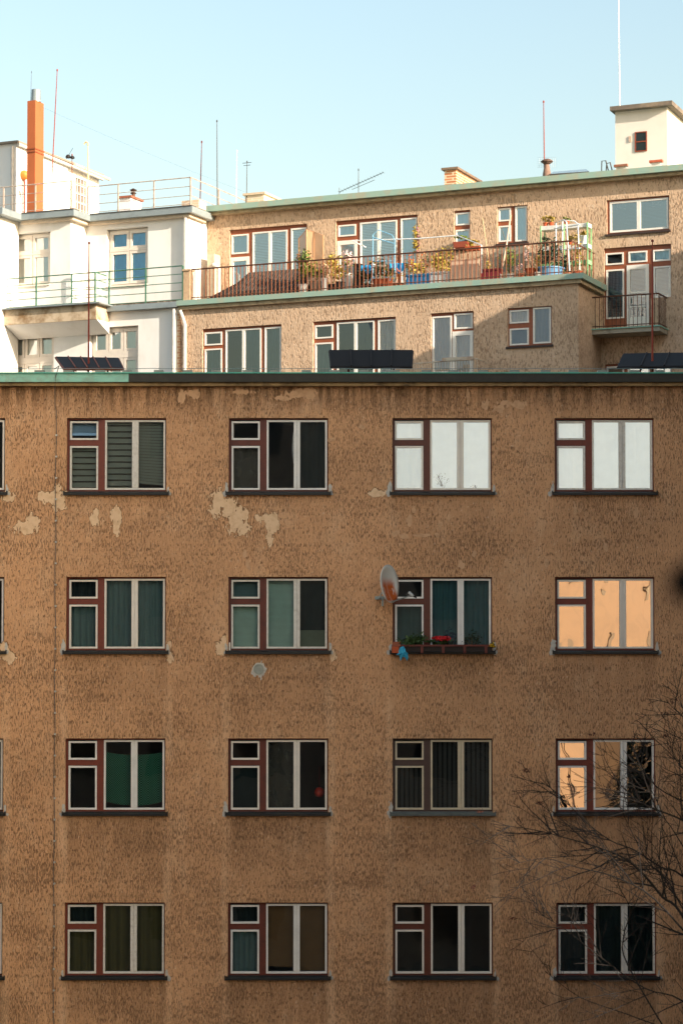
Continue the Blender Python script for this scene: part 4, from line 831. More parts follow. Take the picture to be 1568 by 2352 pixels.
# white green shelf
th=empty('plant_shelf',T.w(T.u(1300,600,-1.6),zT,-1.6),'pale green metal shelf with potted plants at the right end of the terrace','shelf'); d=-1.5
GM=M('#8fc48a',.5,name='pale_green_metal'); us0,us1=T.u(1240,560,d),T.u(1350,560,d); zz1=T.z(1240,520,d)
for i,zz in enumerate((zz1-.0,zz1-.62,zz1-1.1)): build(MB().box(T,us0,us1,zz-.12,zz,d-.35,d),'shelf_board',WPOT if i<2 else GM,th)
for a in (us0+.02,(us0+us1)/2,us1-.02):
    for b in (d+.02,d-.37): build(MB().box(T,a-.018,a+.018,zT,zz1+.01,b-.018,b+.018),'post',GM,th)
for i,(px,zz,m1,pt,lab) in enumerate([(1252,zz1,GLf[2],TERR,'small orange tinted plant on the shelf top, far left'),(1265,zz1,GLf[2],TERR,'small dry plant on the shelf top next to the far left one'),(1300,zz1,GLf[1],TERR,'low green plant on the middle of the shelf top'),(1250,zz1-.62,GLf[3],BLK,'tiny dark conifer on the middle board of the shelf'),(1308,zz1-.62,GLf[2],TERR,'yellow plant in terracotta pot on the middle board behind the tubular rack'),(1338,zz1-.62,GLf[2],WPOT,'yellow green plant in a white bucket at the right end of the shelf')]):
    P_(T,px,500,d-.15,.2,.2,m1,'shelf_plant',lab,pot=pt,potr=.08 if i<5 else .14,poth=.12 if i<5 else .26,n=50,ls=.04,base_z=zz+.002)
P_(T,1325,560,-1.0,1.2,.3,GLf[2],'climbing_plant','yellow green climbing plant at the railing corner behind the tubular rack',pot=TERR,potr=.14,poth=.25,n=130,ls=.05,base_z=zT)
P_(T,1300,560,-.9,.5,.35,GLf[3],'potted_plant','dark bush in brown pot inside the railing corner',pot=TERR,potr=.15,poth=.2,n=130,ls=.05,base_z=zT)
# ================================================================== WHITE BUILDING
PWH=M('#e8e5df',.85,var=.34,sc=1.3,stretch=.5,bmp=.15,dark='#c4bbad',name='white_render'); ZINC=M('#98a1a2',.5,metal=.3,var=.4,sc=3,name='zinc_gutter')
wb=empty('apartment_building',L0.w(-12,0,-5),'white rendered building with stepped front, green railed balconies and orange chimney','apartment building')
uBay=L0.u(162.6,600); WLm=-25.0
zC=L0.z(99,487,.3); print('cornice z',zC,WR.z(300,475,.3),WR.z(428,462,.3))
zBT=WR.z(560,0) if False else L0.z(700*.2929+0,488+690*.2929,.0)  # placeholder
zWT=L0.z(330,693,.12); print('white terrace',zWT,zT)
zWT=zT-.02
RI=MB()
hw=[]; hr=[]; hl=[]
CREAM=M('#ddd2c4',.5,var=.15,name='cream_window_paint')
def white_window(F,x0,x1,yt,yb,cols,rows,label,floor=None,xm=None,dress=None,gl=GLR):
    xm=xm or (x0+x1)/2; ym=(yt+yb)/2; u0,u1=F.u(x0,ym),F.u(x1,ym); z1=F.z(xm,yt); z0=F.z(xm,yb) if floor is None else floor
    mb=MB(); ring(mb,F,u0+.02,u1-.01,z0,z1-.02,.06,-.24,-.15); wn=build(mb,'window',CREAM,wb,label=label); gm=MB(); Hh=z1-z0; fr=MB()
    W_=u1-u0-.03
    for ci in range(cols):
        for (f0,f1) in rows:
            a=u0+.02+.05+(W_-.1)*ci/cols+.01; b=u0+.02+.05+(W_-.1)*(ci+1)/cols-.01; e=z1-.02-f0*Hh; c=z1-.02-f1*Hh
            m_=MB(); ring(m_,F,a,b,c,e,.085,-.22,-.13); build(m_,'casement',CREAM,wn); gm.poly(F.w(a+.06,c+.06,-.18),F.w(b-.06,c+.06,-.18),F.w(b-.06,e-.06,-.18),F.w(a+.06,e-.06,-.18))
            if dress: cz_in(wn,F,dress,a,b,c,e,-.225,seed=ci+int(x0))
    for k in range(len(rows)-1):
        mb=MB(); zz=z1-.02-(rows[k][1]+rows[k+1][0])/2*Hh; hh=max(.02,(rows[k+1][0]-rows[k][1])*Hh/2-.004); mb.box(F,u0+.08,u1-.07,zz-hh,zz+hh,-.2,-.12); build(mb,'transom',CREAM,wn)
    build(gm,'pane',gl,wn); build(MB().box(F,u0,u1,z0-.05,z0-.002,-.12,.05),'sill',CREAM,wn)
    a,b,c,e,f,g=u0-.1,u1+.1,z0-.1,z1+.1,-2.2,-.26; P=F.w; I=RI
    I.poly(P(a,c,f),P(b,c,f),P(b,e,f),P(a,e,f)); I.poly(P(a,c,f),P(a,e,f),P(a,e,g),P(a,c,g)); I.poly(P(b,c,f),P(b,c,g),P(b,e,g),P(b,e,f)); I.poly(P(a,e,f),P(b,e,f),P(b,e,g),P(a,e,g)); I.poly(P(a,c,f),P(a,c,g),P(b,c,g),P(b,c,f))
    return (u0,u1,z0,z1)
AZB=cloth('azure_curtain','#62c8f2',.05)
hw.append(white_window(L0,25,116,535,655,2,[(.03,.36),(.40,.97)],'tall four pane window of the white bay',dress=('drape',PALE,.02,2)))
hr.append(white_window(WR,245.5,339.8,523.5,655,2,[(.03,.34),(.38,.95)],'tall window of the white building with bright blue shades',dress=('drape',AZB,.02,2),gl=GL))
zlo=L0.z(70,856)-1.3
hl.append(white_window(L0,17.6,126,765,0,3,[(.02,.29),(.37,.72),(.75,.97)],'lower left six pane window of the white building',floor=zlo,xm=72,dress=('drape',PALE,.02,2)))
hl.append(white_window(L0,208,319,750.5,0,3,[(.02,.29),(.37,.72),(.75,.97)],'lower window of the white building beside the concrete patch',floor=zlo,xm=263,dress=('drape',cloth('grey_net','#a4a49b',.3),.02,2)))
build(RI,'interior',M('#6a655d',.9,name='pale_room'),wb)
mb=MB(); wallmesh(mb,L0,WLm,uL-.02,ZB,zWT-.1,hl,.26); build(mb,'lower_wall',PWH,wb)
zCw=zC-.18
mb=MB(); wallmesh(mb,L0,WLm,uBay,zWT-.1,zCw,hw,.26); mb.poly(L0.w(uBay,zWT-.1),L0.w(uBay,zWT-.1,-1.0),L0.w(uBay,zCw,-1.0),L0.w(uBay,zCw)); build(mb,'bay_wall',PWH,wb)
uE=uB
mb=MB(); wallmesh(mb,WR,uBay+.001,uE,zWT-.1,zCw,hr,.26); mb.poly(WR.w(uE,zWT-.1),WR.w(uE,zWT-.1,-7),WR.w(uE,zCw+.15,-7),WR.w(uE,zCw+.15)); mb.poly(WR.w(WLm,ZB,-7),WR.w(WLm,zCw,-7),WR.w(uE,zCw,-7),WR.w(uE,ZB,-7)); build(mb,'upper_wall',PWH,wb)
# projecting wing at far left edge
uf=L0.u(-3,600,1.2)
mb=MB().box(L0,WLm,uf,ZB,zCw,0.001,1.2); build(mb,'side_wing',PWH,wb)
# gutters
mb=MB(); mb.box(L0,uf+.3,uBay+.3,zC-.2,zC,-8,.32); mb.box(WR,uBay+.301,uE+.28,zC-.2,zC,-7,.3); mb.box(L0,WLm,uf+.299,zC-.2,zC,-8,1.45); build(mb,'gutter',ZINC,wb)
mb=MB(); mb.box(L0,uf+.2,uBay+.18,zC-.3,zC-.202,-1,.18); mb.box(WR,uBay+.181,uE+.12,zC-.3,zC-.202,-1,.16); build(mb,'cornice',M('#d6c4ad',.85,name='cream_cornice'),wb)
mb=MB(); mb.box(L0,uf+.3,uBay+.3,zC+.001,zC+.03,.0,.34); mb.box(WR,uBay+.301,uE+.28,zC+.001,zC+.03,0,.32); build(mb,'roof_edge',M('#4c4540',.8,name='dark_roof_edge'),wb)
# balcony slab left
ubx=L0.u(221,700,.85)
mb=MB().box(L0,uf+.01,ubx,zWT-.5,zWT-.02,0.001,.85); sl_b=build(mb,'balcony_slab',M('#cbb79b',.9,var=.95,sc=2.2,bmp=.3,dark='#8a6a45',name='stained_concrete'),wb)
mb=MB(); za_=zWT-.5; a0=L0.w
mb.hexa([a0(uf+.02,za_-.36,.002),a0(ubx,za_-.36,.002),a0(ubx,za_-.002,.002),a0(uf+.02,za_-.002,.002),a0(uf+.02,za_-.33,.05),a0(ubx,za_-.33,.05),a0(ubx,za_-.002,.8),a0(uf+.02,za_-.002,.8)])
build(mb,'corbel',PWH,sl_b)
mb=MB().box(L0,ubx+.002,uL-.06,zWT-.17,zWT,-1.0,.2); mb.box(L0,uf+.02,ubx+.2,zWT-.019,zWT+.02,0.002,1.0) ; build(mb,'terrace_gutter',ZINC,wb)
mb=MB().box(L0,ubx+.01,uL-.06,zWT+.001,zWT+.06,-1.0,.1); build(mb,'terrace_edge',M('#5c4a3e',.9,var=.7,sc=6,dark='#c5b49b',name='peeling_edge'),wb)
# patch, downpipes
u0,z0_=L0.uz(239,749); u1,z1_=L0.uz(247,723); build(MB().hexa([L0.w(u0-.05,z0_,.001),L0.w(u0+.07,z0_,.001),L0.w(u0+.07,z0_,.006),L0.w(u0-.05,z0_,.006),L0.w(u1-.06,z1_,.001),L0.w(u1+.06,z1_,.001),L0.w(u1+.06,z1_,.006),L0.w(u1-.06,z1_,.006)]),'mortar_patch',M('#9c9587',.9,name='grey_mortar_patch'),wb)
u=L0.u(403,800); build(MB().tube([L0.w(u,ZB,.1),L0.w(u,zWT-.2,.1)],.06,8),'downpipe',PIPE,wb); u=WR.u(431,600); build(MB().tube([WR.w(u-.02,zWT+.03,.1),WR.w(u-.02,zC-.2,.1)],.06,8),'downpipe',PIPE,wb)
build(MB().box(L0,L0.u(409,800),uL-.005,ZB,zT-.3,.001,.05),'brick_strip',brick('worn_brick','#b98a66','#a87a5a','#c9b596'),wb)
# railings of white building
RG=M('#43725c',.55,var=.3,sc=7,dark='#7d8a72',name='green_rail_paint')
def hrail(F,name,pts,zf,hs,posts,mat,label,r=.016,grp=None):
    c=F.w(*pts[len(pts)//2][:1],zf,pts[len(pts)//2][1]); th=empty(name,c,label,'railing',grp)
    for i,h in enumerate(hs): build(MB().tube([F.w(u,zf+h,d) for u,d in pts],r*(1.3 if h==max(hs) else .85),5),'rail',mat,th)
    for (u,d) in posts: build(MB().box(F,u-.02,u+.02,zf,zf+max(hs),d-.02,d+.02),'post',mat,th)
d1=.8; zr=L0.z(219,488+470*.2929,d1); hh=zr-zWT; hs=[hh*t for t in (.06,.30,.53,.77,1.0)]
uc_=L0.u(219,650,d1)
hrail(L0,'balcony_railing',[(uf+.05,d1),(uc_,d1),(uc_,.02)],zWT,hs,[(L0.u(84,650,d1),d1),(uc_,d1),(L0.u(2,650,d1),d1)],RG,'green horizontal railing around the projecting bay balcony at far left')
d2=.1; a,b=L0.u(290,660,d2),L0.u(420,650,d2); zr=L0.z(420,488+418*.2929,d2); hh=zr-zWT; hs=[hh*t for t in (.06,.30,.53,.77,1.0)]
hrail(L0,'balcony_railing',[(uBay+.1,d2),(b,d2)],zWT,hs,[(uBay+.1,d2),(L0.u(251,660,d2),d2),(L0.u(335,655,d2),d2),(b,d2)],RG,'green horizontal railing between the white bay and the plaster pillar')
# roof railing
RRS=M('#b8a899',.6,var=.5,sc=8,dark='#7a5a48',name='rusty_pale_rail'); dA=.15; z1=WR.z(441,407,.1); hh=z1-zC; hs=[hh*t for t in (.12,.4,.7,1.0)]
ua_=L0.u(0,470,dA); ub_=L0.u(164,460,dA); pk=L0.u(9,470,dA)
hrail(L0,'roof_railing',[(ua_-.3,dA),(uBay+.1,dA),(uBay+.1,-.9),(uE+.12,-.9),(uE+.12,-6)],zC,hs,[(pk,dA),(L0.u(82,470,dA),dA),(uBay+.1,dA),(uBay+.1,-.9),(WR.u(272,440,.1),-.9),(WR.u(354,430,.1),-.9),(uE+.12,-.9),(uE+.12,-2.9),(uE+.12,-5.4)],RRS,'rusty horizontal railing along the flat roof of the white building',r=.015)
# penthouse
F3=L0.off(-2.6); up=F3.u(38,400); zP=F3.z(38,329)
mb=MB(); mb.box(F3,WLm,up,zC-.3,zP,-5.6,0); ph=build(mb,'penthouse',PWH,wb)
mb=MB(); mb.box(F3,WLm,up+.12,zP+.002,zP+.07,-5.75,.12); build(mb,'roof_slab',M('#8e8172',.8,name='weathered_slab'),ph)
build(MB().tube([F3.w(up+.1,zP-.05,.05),F3.w(up+.1,zP-.12,-5.7)],.06,8),'side_gutter',PIPE,ph)
build(MB().tube([F3.w(up-.13,zP-.1,.06),F3.w(up-.13,zC,.06)],.045,8),'corner_pipe',PIPE,ph)
def side_rect(F,uS,pxa,pxb): # distance t back from F plane whose screen x = px at side face u=uS
    out=[]
    for px in (pxa,pxb):
        lo,hi=0,30
        for _ in range(50):
            m=(lo+hi)/2; p=F.w(uS,H,-m); x=CX+FP*(p.x-CAM.x)/(p.y-CAM.y)
            if x<px: lo=m
            else: hi=m
        out.append(lo)
    return out
ta,tb_=side_rect(F3,up,165,194); zwa,zwb=zC+.15,zC+1.35
p1=F3.w(up,H+14,-ta); 
wz1=(CAM+ray(180,408)*((F3.w(up,0,-(ta+tb_)/2).y-CAM.y)/ray(180,408).y)).z; wz0=wz1-1.55
fm=MB(); SF=Face((0,0),0); SF.U=-F3.N; SF.N=F3.U.copy(); SF.O=F3.O+F3.U*up+F3.N*F3.d0; SF.d0=0
ring(fm,SF,ta,tb_,wz0,wz1,.07,.003,.05)
for k in range(1,4): u=ta+(tb_-ta)*k/4; fm.box(SF,u-.02,u+.02,wz0+.07,wz1-.07,.003,.045)
for k in range(1,5): z=wz0+(wz1-wz0)*k/5; fm.box(SF,ta+.07,tb_-.07,z-.015,z+.015,.003,.042)
pw=build(fm,'window',CREAM,ph); build(MB().box(SF,ta+.07,tb_-.07,wz0+.07,wz1-.07,.0015,.01),'pane',M('#6f6258',.2,name='dim_glass'),pw)
build(MB().tube([SF.w(ta-.5,wz1+.25,.35),SF.w(tb_+1.1,wz1+.2,.35)],.05,6),'awning_tube',M('#e3cfae',.6,name='cream_tube'),ph)
# orange chimney (part of white building)
F4=L0.off(-1.7); uo=F4.u(62.6,400); ucn=F4.u(81,400); zo=F4.z(81,230); OC=M('#ae5e34',.75,var=.3,sc=1.5,dark='#965224',name='orange_chimney_metal')
tt=side_rect(F4,ucn,81,95.6)[1]
ch=build(MB().box(F4,uo,ucn,zC-.3,zo,-tt,0),'chimney',OC,wb,label='tall square orange chimney')
m_=MB(); 
for zz in (F4.z(81,341),F4.z(81,348)): m_.box(F4,uo-.02,ucn+.02,zz-.02,zz+.02,-tt-.02,.02)
build(m_,'band',M('#8c4a28',.7,name='dark_band'),ch)
m_=MB().lathe(F4.w((uo+ucn)/2+.02,zo,-tt/2),[(.17,0),(.17,.02),(.155,.4),(.155,.42),(.145,.42),(.14,.0)],18); build(m_,'flue_pipe',M('#8f9a9d',.45,metal=.25,name='steel_flue'),ch,smooth=True)
zz=F4.z(56,403,-1.3); m_=MB().lathe(F4.w(F4.u(56,403,-1.3),zz,-1.3),[(0,-.16),(.1,-.13),(.16,-.05),(.17,.04),(.13,.12),(.05,.17),(0,.18)],14); bl_=build(m_,'siren_bell',M('#d9812f',.6,name='orange_bell'),wb,smooth=True)
build(MB().tube([F4.w(F4.u(57,403,-1.3),zC-.2,-1.3),F4.w(F4.u(57,403,-1.3),zz-.15,-1.3)],.03,6),'pole',rust,bl_)
build(MB().box(F4,F4.u(8,475),F4.u(36,475),zC,zC+.42,-.8,-.3),'roof_box',M('#5a3f30',.8,name='dark_brown_box'),wb)
# small chimney with cowl on white roof
def chimney(F,par,px0,pxm,px1,ytop,mat,capm,d,label=None,cap=.07,over=.06):
    G=F.off(d); u0,u1=G.u(px0,ytop),G.u(pxm,ytop); z1=G.z(pxm,ytop); t=side_rect(G,u1,pxm,px1)[1]
    c=build(MB().box(G,u0,u1,z1-1.4,z1-cap,-t,0),'chimney',mat,par,label=label); build(MB().box(G,u0-over,u1+over,z1-cap+.001,z1,-t-over,over),'cap',capm,c); return c,G,(u0+u1)/2,z1,t
CAPM=M('#7d6653',.9,var=.5,name='stone_cap')
c,G,uu,zz,t=chimney(L0,wb,276,300,322,449,PWH,M('#9a5c44',.9,name='red_cap'),-3.2,'small white chimney behind the roof railing')
build(MB().lathe(G.w(uu+.1,zz,-t/2),[(.06,0),(.06,.14),(.1,.14),(.1,.16),(.04,.2),(.13,.26),(.0,.33)],12),'cowl',M('#5b4335',.6,metal=.5,name='copper_cowl'),c)
BR=brick('orange_brick','#c9855a','#b06a42','#d9c0a0'); BRP=brick('pale_brick','#e0c4a6','#d2b090','#d9cbb8')
# party wall bricks at right end of white building + pale chimney
c,G,uu,zz,t=chimney(L0,reap,563,606,640,441,BRP,M('#cdb59a',.9,name='pale_cap'),-3.5,'pale brick chimney at the left end of the beige roof')
c,G,uu,zz,t=chimney(L0,reap,1020,1047,1103,384,BR,CAPM,-3.6,'orange brick chimney on the beige roof',over=.08)
build(MB().box(WR,uE-.35,uE+.27,zC+.031,zC+.3,-.7,-.2),'brick_upstand',BRP,wb)
# roof things on the beige building
RT=lambda px,py,d=-3.5: L0.w(*L0.uz(px,py,d),d)
def mast(pb_,pt_,d,r,mat,name,label,cat='lightning rod',extra=None,d2=None):
    a=RT(*pb_,d); b=RT(*pt_,d); th=empty(name,a,label,cat,'rods and masts on the roofs' if cat=='lightning rod' else None)
    a2=a+(a-b).normalized()*.8
    build(MB().tube([a2,a.lerp(b,.5),b],[r,r*.9,r*.6],6),'rod',mat,th); build(MB().lathe(b,[(0,-.02),(r*1.2,0),(r*1.2,.05),(0,.08)],6),'tip',mat,th)
    if extra: extra(th,a,b)
    return th
DKM=M('#4b4642',.6,metal=.4,name='dark_mast')
mast((122.6,353),(132,163),-4,.022,RED,'lightning_rod','leaning dark red rod rising from the white penthouse roof right of the orange chimney')
mast((71,230),(73,168),-1.9,.008,DKM,'lightning_rod','hair thin short rod above the steel flue')
mast((460,454),(463.5,328),-2.6,.02,RED,'lightning_rod','reddish rod where the white roof railing ends')
mast((499.3,460),(498.4,280),-2.4,.018,DKM,'lightning_rod','tall dark straight rod right of the white roof corner')
mast((543,465),(544,349),-3.5,.012,WM,'lightning_rod','thin white rod left of the pale brick chimney')
mast((1249.5,403),(1247.5,236),-3.5,.022,RED,'lightning_rod','red brown rod beside the vent pipe on the beige roof')
mast((1422,262),(1419,-30),-4.3,.022,WM,'lightning_rod','tall white rod on the stair tower, leaving the picture at the top')
def ant(th,a,b):
    m_=MB(); 
    for t,l in ((1,.16),(.92,.12)): q=a.lerp(b,t); m_.tube([q-L0.U*l,q+L0.U*l],.01,4)
    build(m_,'crossbar',DKM,th)
mast((566.5,446),(567.5,374),-3.5,.016,DKM,'aerial','dark aerial mast with short cross bars above the pale brick chimney','antenna',ant)
def yagi(th,a,b):
    m_=MB(); p=RT(779,441,-3.6); q=RT(880,396,-3.2); m_.tube([p,q],.012,4); p2=RT(808,431,-3.6); q2=RT(860,409,-3.4); m_.tube([p2-Vector((0,0,.06)),q2-Vector((0,0,.06))],.009,4)
    for k in range(16): c_=p.lerp(q,k/15); m_.tube([c_-L0.N*.16-L0.U*.03,c_+L0.N*.16+L0.U*.03],.006,4)
    c_=p; m_.tube([c_-Vector((0,0,.14)),c_+Vector((0,0,.14))],.01,4); build(m_,'boom',DKM,th)
mast((823,446),(823,392),-3.5,.014,DKM,'tv_antenna','television antenna with long slanted boom on the beige roof','antenna',yagi)
def ant2(th,a,b):
    m_=MB(); 
    for (x,y,s) in ((157,360,.13),(167,362,.11)):
        c_=RT(x,y,-2.2); m_.lathe(c_-Vector((0,0,s/2)),[(0,0),(s*.6,.02),(s*.7,s*.5),(s*.4,s),(0,s)],8)
    p=RT(153,365,-2.2); q=RT(168,340,-2.2); m_.tube([p,q],.008,4); build(m_,'insulator',BLK,th)
mast((166,470),(166,358),-2.2,.018,rust,'aerial','short aerial with dark insulators in front of the barred penthouse window','antenna',ant2)
def goose(th,a,b):
    m_=MB(); m_.tube([b,b+Vector((0,0,.08)),b-L0.U*.09+Vector((0,0,.14)),b-L0.U*.16+Vector((0,0,.05))],.03,6); build(m_,'bend',M('#e0c88f',.6,name='cream_pipe'),th)
mast((203,378),(202.5,334),-6.5,.03,M('#e0c88f',.6,name='cream_pipe2'),'vent_pipe','cream goose necked vent pipe on the penthouse roof','vent pipe',goose)
th=empty('vent_pipe',RT(1255,400),'dark rusty ventilation pipe with flared head beside the red brown rod','vent pipe')
zq=RT(1255,401); zt_=RT(1255,366); hq=zt_.z-zq.z; build(MB().lathe(zq-Vector((0,0,.4)),[(.13,0),(.13,.4),(.08,.6*hq+.4),(.07,.4+.65*hq)],12),'pipe',M('#86695a',.8,var=.5,name='old_pipe'),th); build(MB().lathe(zq,[(.07,.66*hq),(.14,.75*hq),(.14,.8*hq),(.19,.82*hq),(.19,.88*hq),(.1,hq),(0,hq)],12),'head',M('#5c4336',.7,name='pipe_head'),th)
# mesh aerial grid next to it
m_=MB(); 
for k in range(9): x=1238+k*4.5; m_.tube([RT(x,364,-3.6),RT(x,385,-3.6)],.003,3)
for k in range(6): y=362+k*4.4; m_.tube([RT(1233,y,-3.6),RT(1278,y,-3.6)],.003,3)
single(m_,'grid_antenna',M('#c9d2d2',.5,name='pale_wire'),'faint wire grid antenna around the vent pipe','antenna')
# skylight
p=[RT(1262,402,-3),RT(1352,396,-3),RT(1345,391,-4.2),RT(1270,397,-4.2)]; th=empty('skylight',p[0],'low dark tilted skylight frame on the beige roof right of the vent pipe','skylight')
v=Vector((0,0,.06)); build(MB().hexa([q-v for q in p]+[q+v*.4 for q in p]),'frame',M('#4a4038',.6,name='skylight_frame'),th); build(MB().hexa([q+v*.45 for q in p]+[q+v*.6 for q in p]),'pane',M('#7c8a8c',.2,name='skylight_glass'),th)
# ladder hoops
th=empty('roof_ladder',RT(1392,392,-3),'dark bent ladder hoops left of the stair tower','ladder')
for pts in ([(1380.5,396),(1381,370),(1390,369),(1396,392)],[(1391,394),(1392,376),(1400,373),(1405,393)]): build(MB().tube([RT(x,y,-3) for x,y in pts],.02,5),'hoop',DKM,th)
# stair tower
F5=L0.off(-4.2); u0,u1=F5.u(1412,320),F5.u(1531,320); zt_=F5.z(1470,252); TW=M('#dcd3c8',.85,var=.15,sc=1.2,name='tower_render')
tw=build(MB().box(F5,u0,u1,zR1-.3,zt_,-4.5,0),'stair_tower',TW,reap,label='white rendered stair tower on the roof')
build(MB().box(F5,u0-.1,u1+.22,zt_+.001,zt_+.13,-4.7,.25),'roof_slab',M('#6a5f55',.9,var=.6,sc=3,dark='#a08c74',name='mossy_slab'),tw)
a,z1=F5.uz(1457,304); b,z0=F5.uz(1485,347); m_=MB(); ring(m_,F5,a,b,z0,z1,.03,.001,.03); m_.box(F5,a,b,(z0+z1)/2-.015,(z0+z1)/2+.015,.001,.031); tww=build(m_,'window',rust,tw); 
m_=MB().box(F5,a+.03,b-.03,z0+.03,z1-.03,.001,.012); build(m_,'pane',M('#1b201f',.25,name='dark_mesh'),tww)
a,z1=F5.uz(1443,313); b,z0=F5.uz(1449,326); build(MB().box(F5,a,b,z0,z1,.001,.03),'vent_plate',M('#c2ab98',.7,var=.8,sc=20,dark='#a0402c',name='vent_plate_paint'),tw)
chimney(L0,reap,1414,1436,1440,377,TW,M('#8b5a44',.8,name='brown_cap'),-2.9,'low white chimney under the left of the stair tower')
chimney(L0,reap,1495,1516,1522,367,TW,M('#b3583a',.8,name='orange_cap'),-2.9,'low white chimney with orange cap under the stair tower')
# wires
m_=MB().tube([RT(95,245,-2)]+[RT(95+(560-95)*t,245+(440-245)*t+22*t*(1-t)*4*.2,-2-1.5*t) for t in (.25,.5,.75,1)],.0022,3); single(m_,'guy_wire',DKM,'hair thin wire running from the orange chimney down to the roof corner','wire')
# ================================================================== COURTYARD (out of frame, seen in reflections, partly added to shade and bounce light)
gr=build(MB().poly((-600,-600,0),(600,-600,0),(600,900,0),(-600,900,0)),'ground',M('#34342f',.95,var=.6,sc=.5,name='courtyard_ground')); gr['kind']='structure'; gr['label']='dull grey brown courtyard ground'
SH=M('#7a7066',.9,var=.3,sc=1,name='shaded_render'); DW=M('#22262a',.3,name='dark_opening')
def block(x0,x1,y0,y1,zt_,mat,label,wins=True,name='apartment_building',face='+y'):
    th=empty(name,((x0+x1)/2,(y0+y1)/2,0),label,'building'); build(MB().wbox(x0,x1,y0,y1,0,zt_),'wall',mat,th); build(MB().wbox(x0-.2,x1+.2,y0-.2,y1+.2,zt_+.002,zt_+.2),'roof',DARKM,th)
    z=1.2
    if wins:
        while z+1.6<zt_:
            rng=(x0,x1) if face=='+y' else (y0,y1); q=rng[0]+1
            while q+1.8<rng[1]:
                m_=MB()
                if face=='+y': m_.wbox(q,q+1.7,y1-.02,y1+.03,z,z+1.5)
                elif face=='-x': m_.wbox(x0-.03,x0+.02,q,q+1.7,z,z+1.5)
                build(m_,'window',DW,th); q+=3.4
            z+=3.1
    return th
block(-22,1.5,-54,-41.6,H+8.6,SH,'tall dull rendered building behind the viewpoint, mirrored only as darkness')
block(1.9,7.0,-54,-42,H+4.0,SH,'lower dull rendered building behind the viewpoint beside the tall one')
block(8.7,24,-17.5,-.5,H+16,M('#5a4c40',.9,var=.3,sc=1,name='sun_blocker_render'),'unseen tall wing added right of the picture to shade the front wall',face='-x')  # added blocker that keeps the sun off the front wall
block(14,30,6,17.5,H+13.7,M('#8d7c69',.9,var=.3,sc=1,name='far_sun_blocker_render'),'plain unseen wing added right of the picture to shade the rear block',face='-x')  # second added blocker, shades the right end of the rear block
lw_=empty('apartment_building',(-19,-18,0),'unseen tall wing added left of the picture to bounce sun onto the front wall','building')  # added wing, its sunlit top bounces fill onto the front wall
build(MB().wbox(-26,-12.2,-34,-2.5,H+5.5,H+17),'bounce_storeys',M('#d0d2d4',.85,var=.12,sc=1,name='bounce_pale_render'),lw_)
build(MB().wbox(-25.95,-12.25,-33.95,-2.55,0,H+5.498),'bounce_cut_storeys',M('#4a3a2e',.9,var=.3,sc=1,name='bounce_cut_base'),lw_)  # dark lower part added to cut the bounce on the lower wall
build(MB().wbox(-26.2,-12.0,-34.2,-2.3,H+17.002,H+17.2),'roof',DARKM,lw_)
# far white block added so the top row mirrors white
n_=Vector((.90,.43,0)).normalized(); WF=Face((0,0),0); WF.N=n_; WF.U=Vector((n_.y,-n_.x,0)); WF.O=Vector((2.6,-60,0)); WF.d0=0
ow=empty('apartment_building',WF.w(25,0,-4),'long white block added far opposite to turn the mirrored top row windows white','building')
build(MB().box(WF,-1,54,0,H+18,-10,0),'wall',M('#c6d6e0',.85,var=.1,sc=.4,name='white_reflector_render'),ow); build(MB().box(WF,-1.3,54.3,H+18.002,H+18.3,-10.3,.3),'roof',DARKM,ow)
# sunlit orange building
n_=Vector((.90,.43,0)).normalized(); OF=Face((8,-50),0); OF.N=n_; OF.U=Vector((n_.y,-n_.x,0)); OF.O=Vector((8.2,-50.5,0)); OF.d0=0
oa=empty('apartment_building',OF.w(11,0,-3),'sunlit orange rendered building opposite, seen only mirrored in the right hand windows','building')
build(MB().box(OF,0,24,0,H+4.6,-8,0),'wall',M('#dc9f66',.85,var=.25,sc=.8,name='orange_render'),oa); build(MB().box(OF,-.3,24.3,H+4.602,H+4.85,-8.3,.3),'roof',M('#7c5a44',.8,name='tile_edge'),oa)
z=2.0
while z<H+2.5:
    for k in range(4): 
        m_=MB().box(OF,3.6+k*6.3,4.5+k*6.3,z,z+1.2,-.02,.03); build(m_,'window',M('#8a5a3c',.4,name='warm_opening'),oa)
    z+=3.2
th=empty('blocker',(13,-46,0),'low dull garage added unseen in the courtyard to darken the mirrored lowest row','blocker'); build(MB().wbox(8.5,22,-48,-44.5,0,2.75),'wall',SH,th); build(MB().wbox(8.4,22.1,-48.1,-44.3,2.752,2.9),'roof',DARKM,th); build(MB().wbox(10,12.4,-44.52,-44.44,.05,2.2),'door',DW,th)  # added to keep the orange reflection out of the lowest windows
def spruce(X,Y,zt_,r0,label,sd,n=5200):
    th=empty('spruce_tree',(X,Y,0),label,'tree'); build(MB().tube([(X,Y,0),(X,Y,zt_-.2)],[.16,.02],8),'trunk',M('#3a2c20',.9,name='bark'),th)
    m_=MB(); rg=random.Random(sd)
    for i in range(n):
        t=rg.random()**.6; z=zt_-t*(zt_-1.4); r_=(.15+t*r0)*(.55+.45*math.sqrt(rg.random())); a=rg.uniform(0,6.283); p=Vector((X+r_*math.cos(a),Y+r_*math.sin(a),z-.25*r_)); v=Vector((math.cos(a),math.sin(a),-.35))*.18; s_=Vector((-math.sin(a),math.cos(a),0))*.07
        m_.poly(p-v,p+s_,p+v,p-s_)
    build(m_,'crown',GLf[3],th)
spruce(7.6,-3.6,H+1.5,1.35,'tall dark spruce added out of view on the right to darken the front wall',5,7000)  # these three unseen spruces are added to darken the wall's lower sides
spruce(7.2,-8.8,H-.5,1.7,'second dark spruce added out of view behind the bare tree to darken the wall',6,7000)
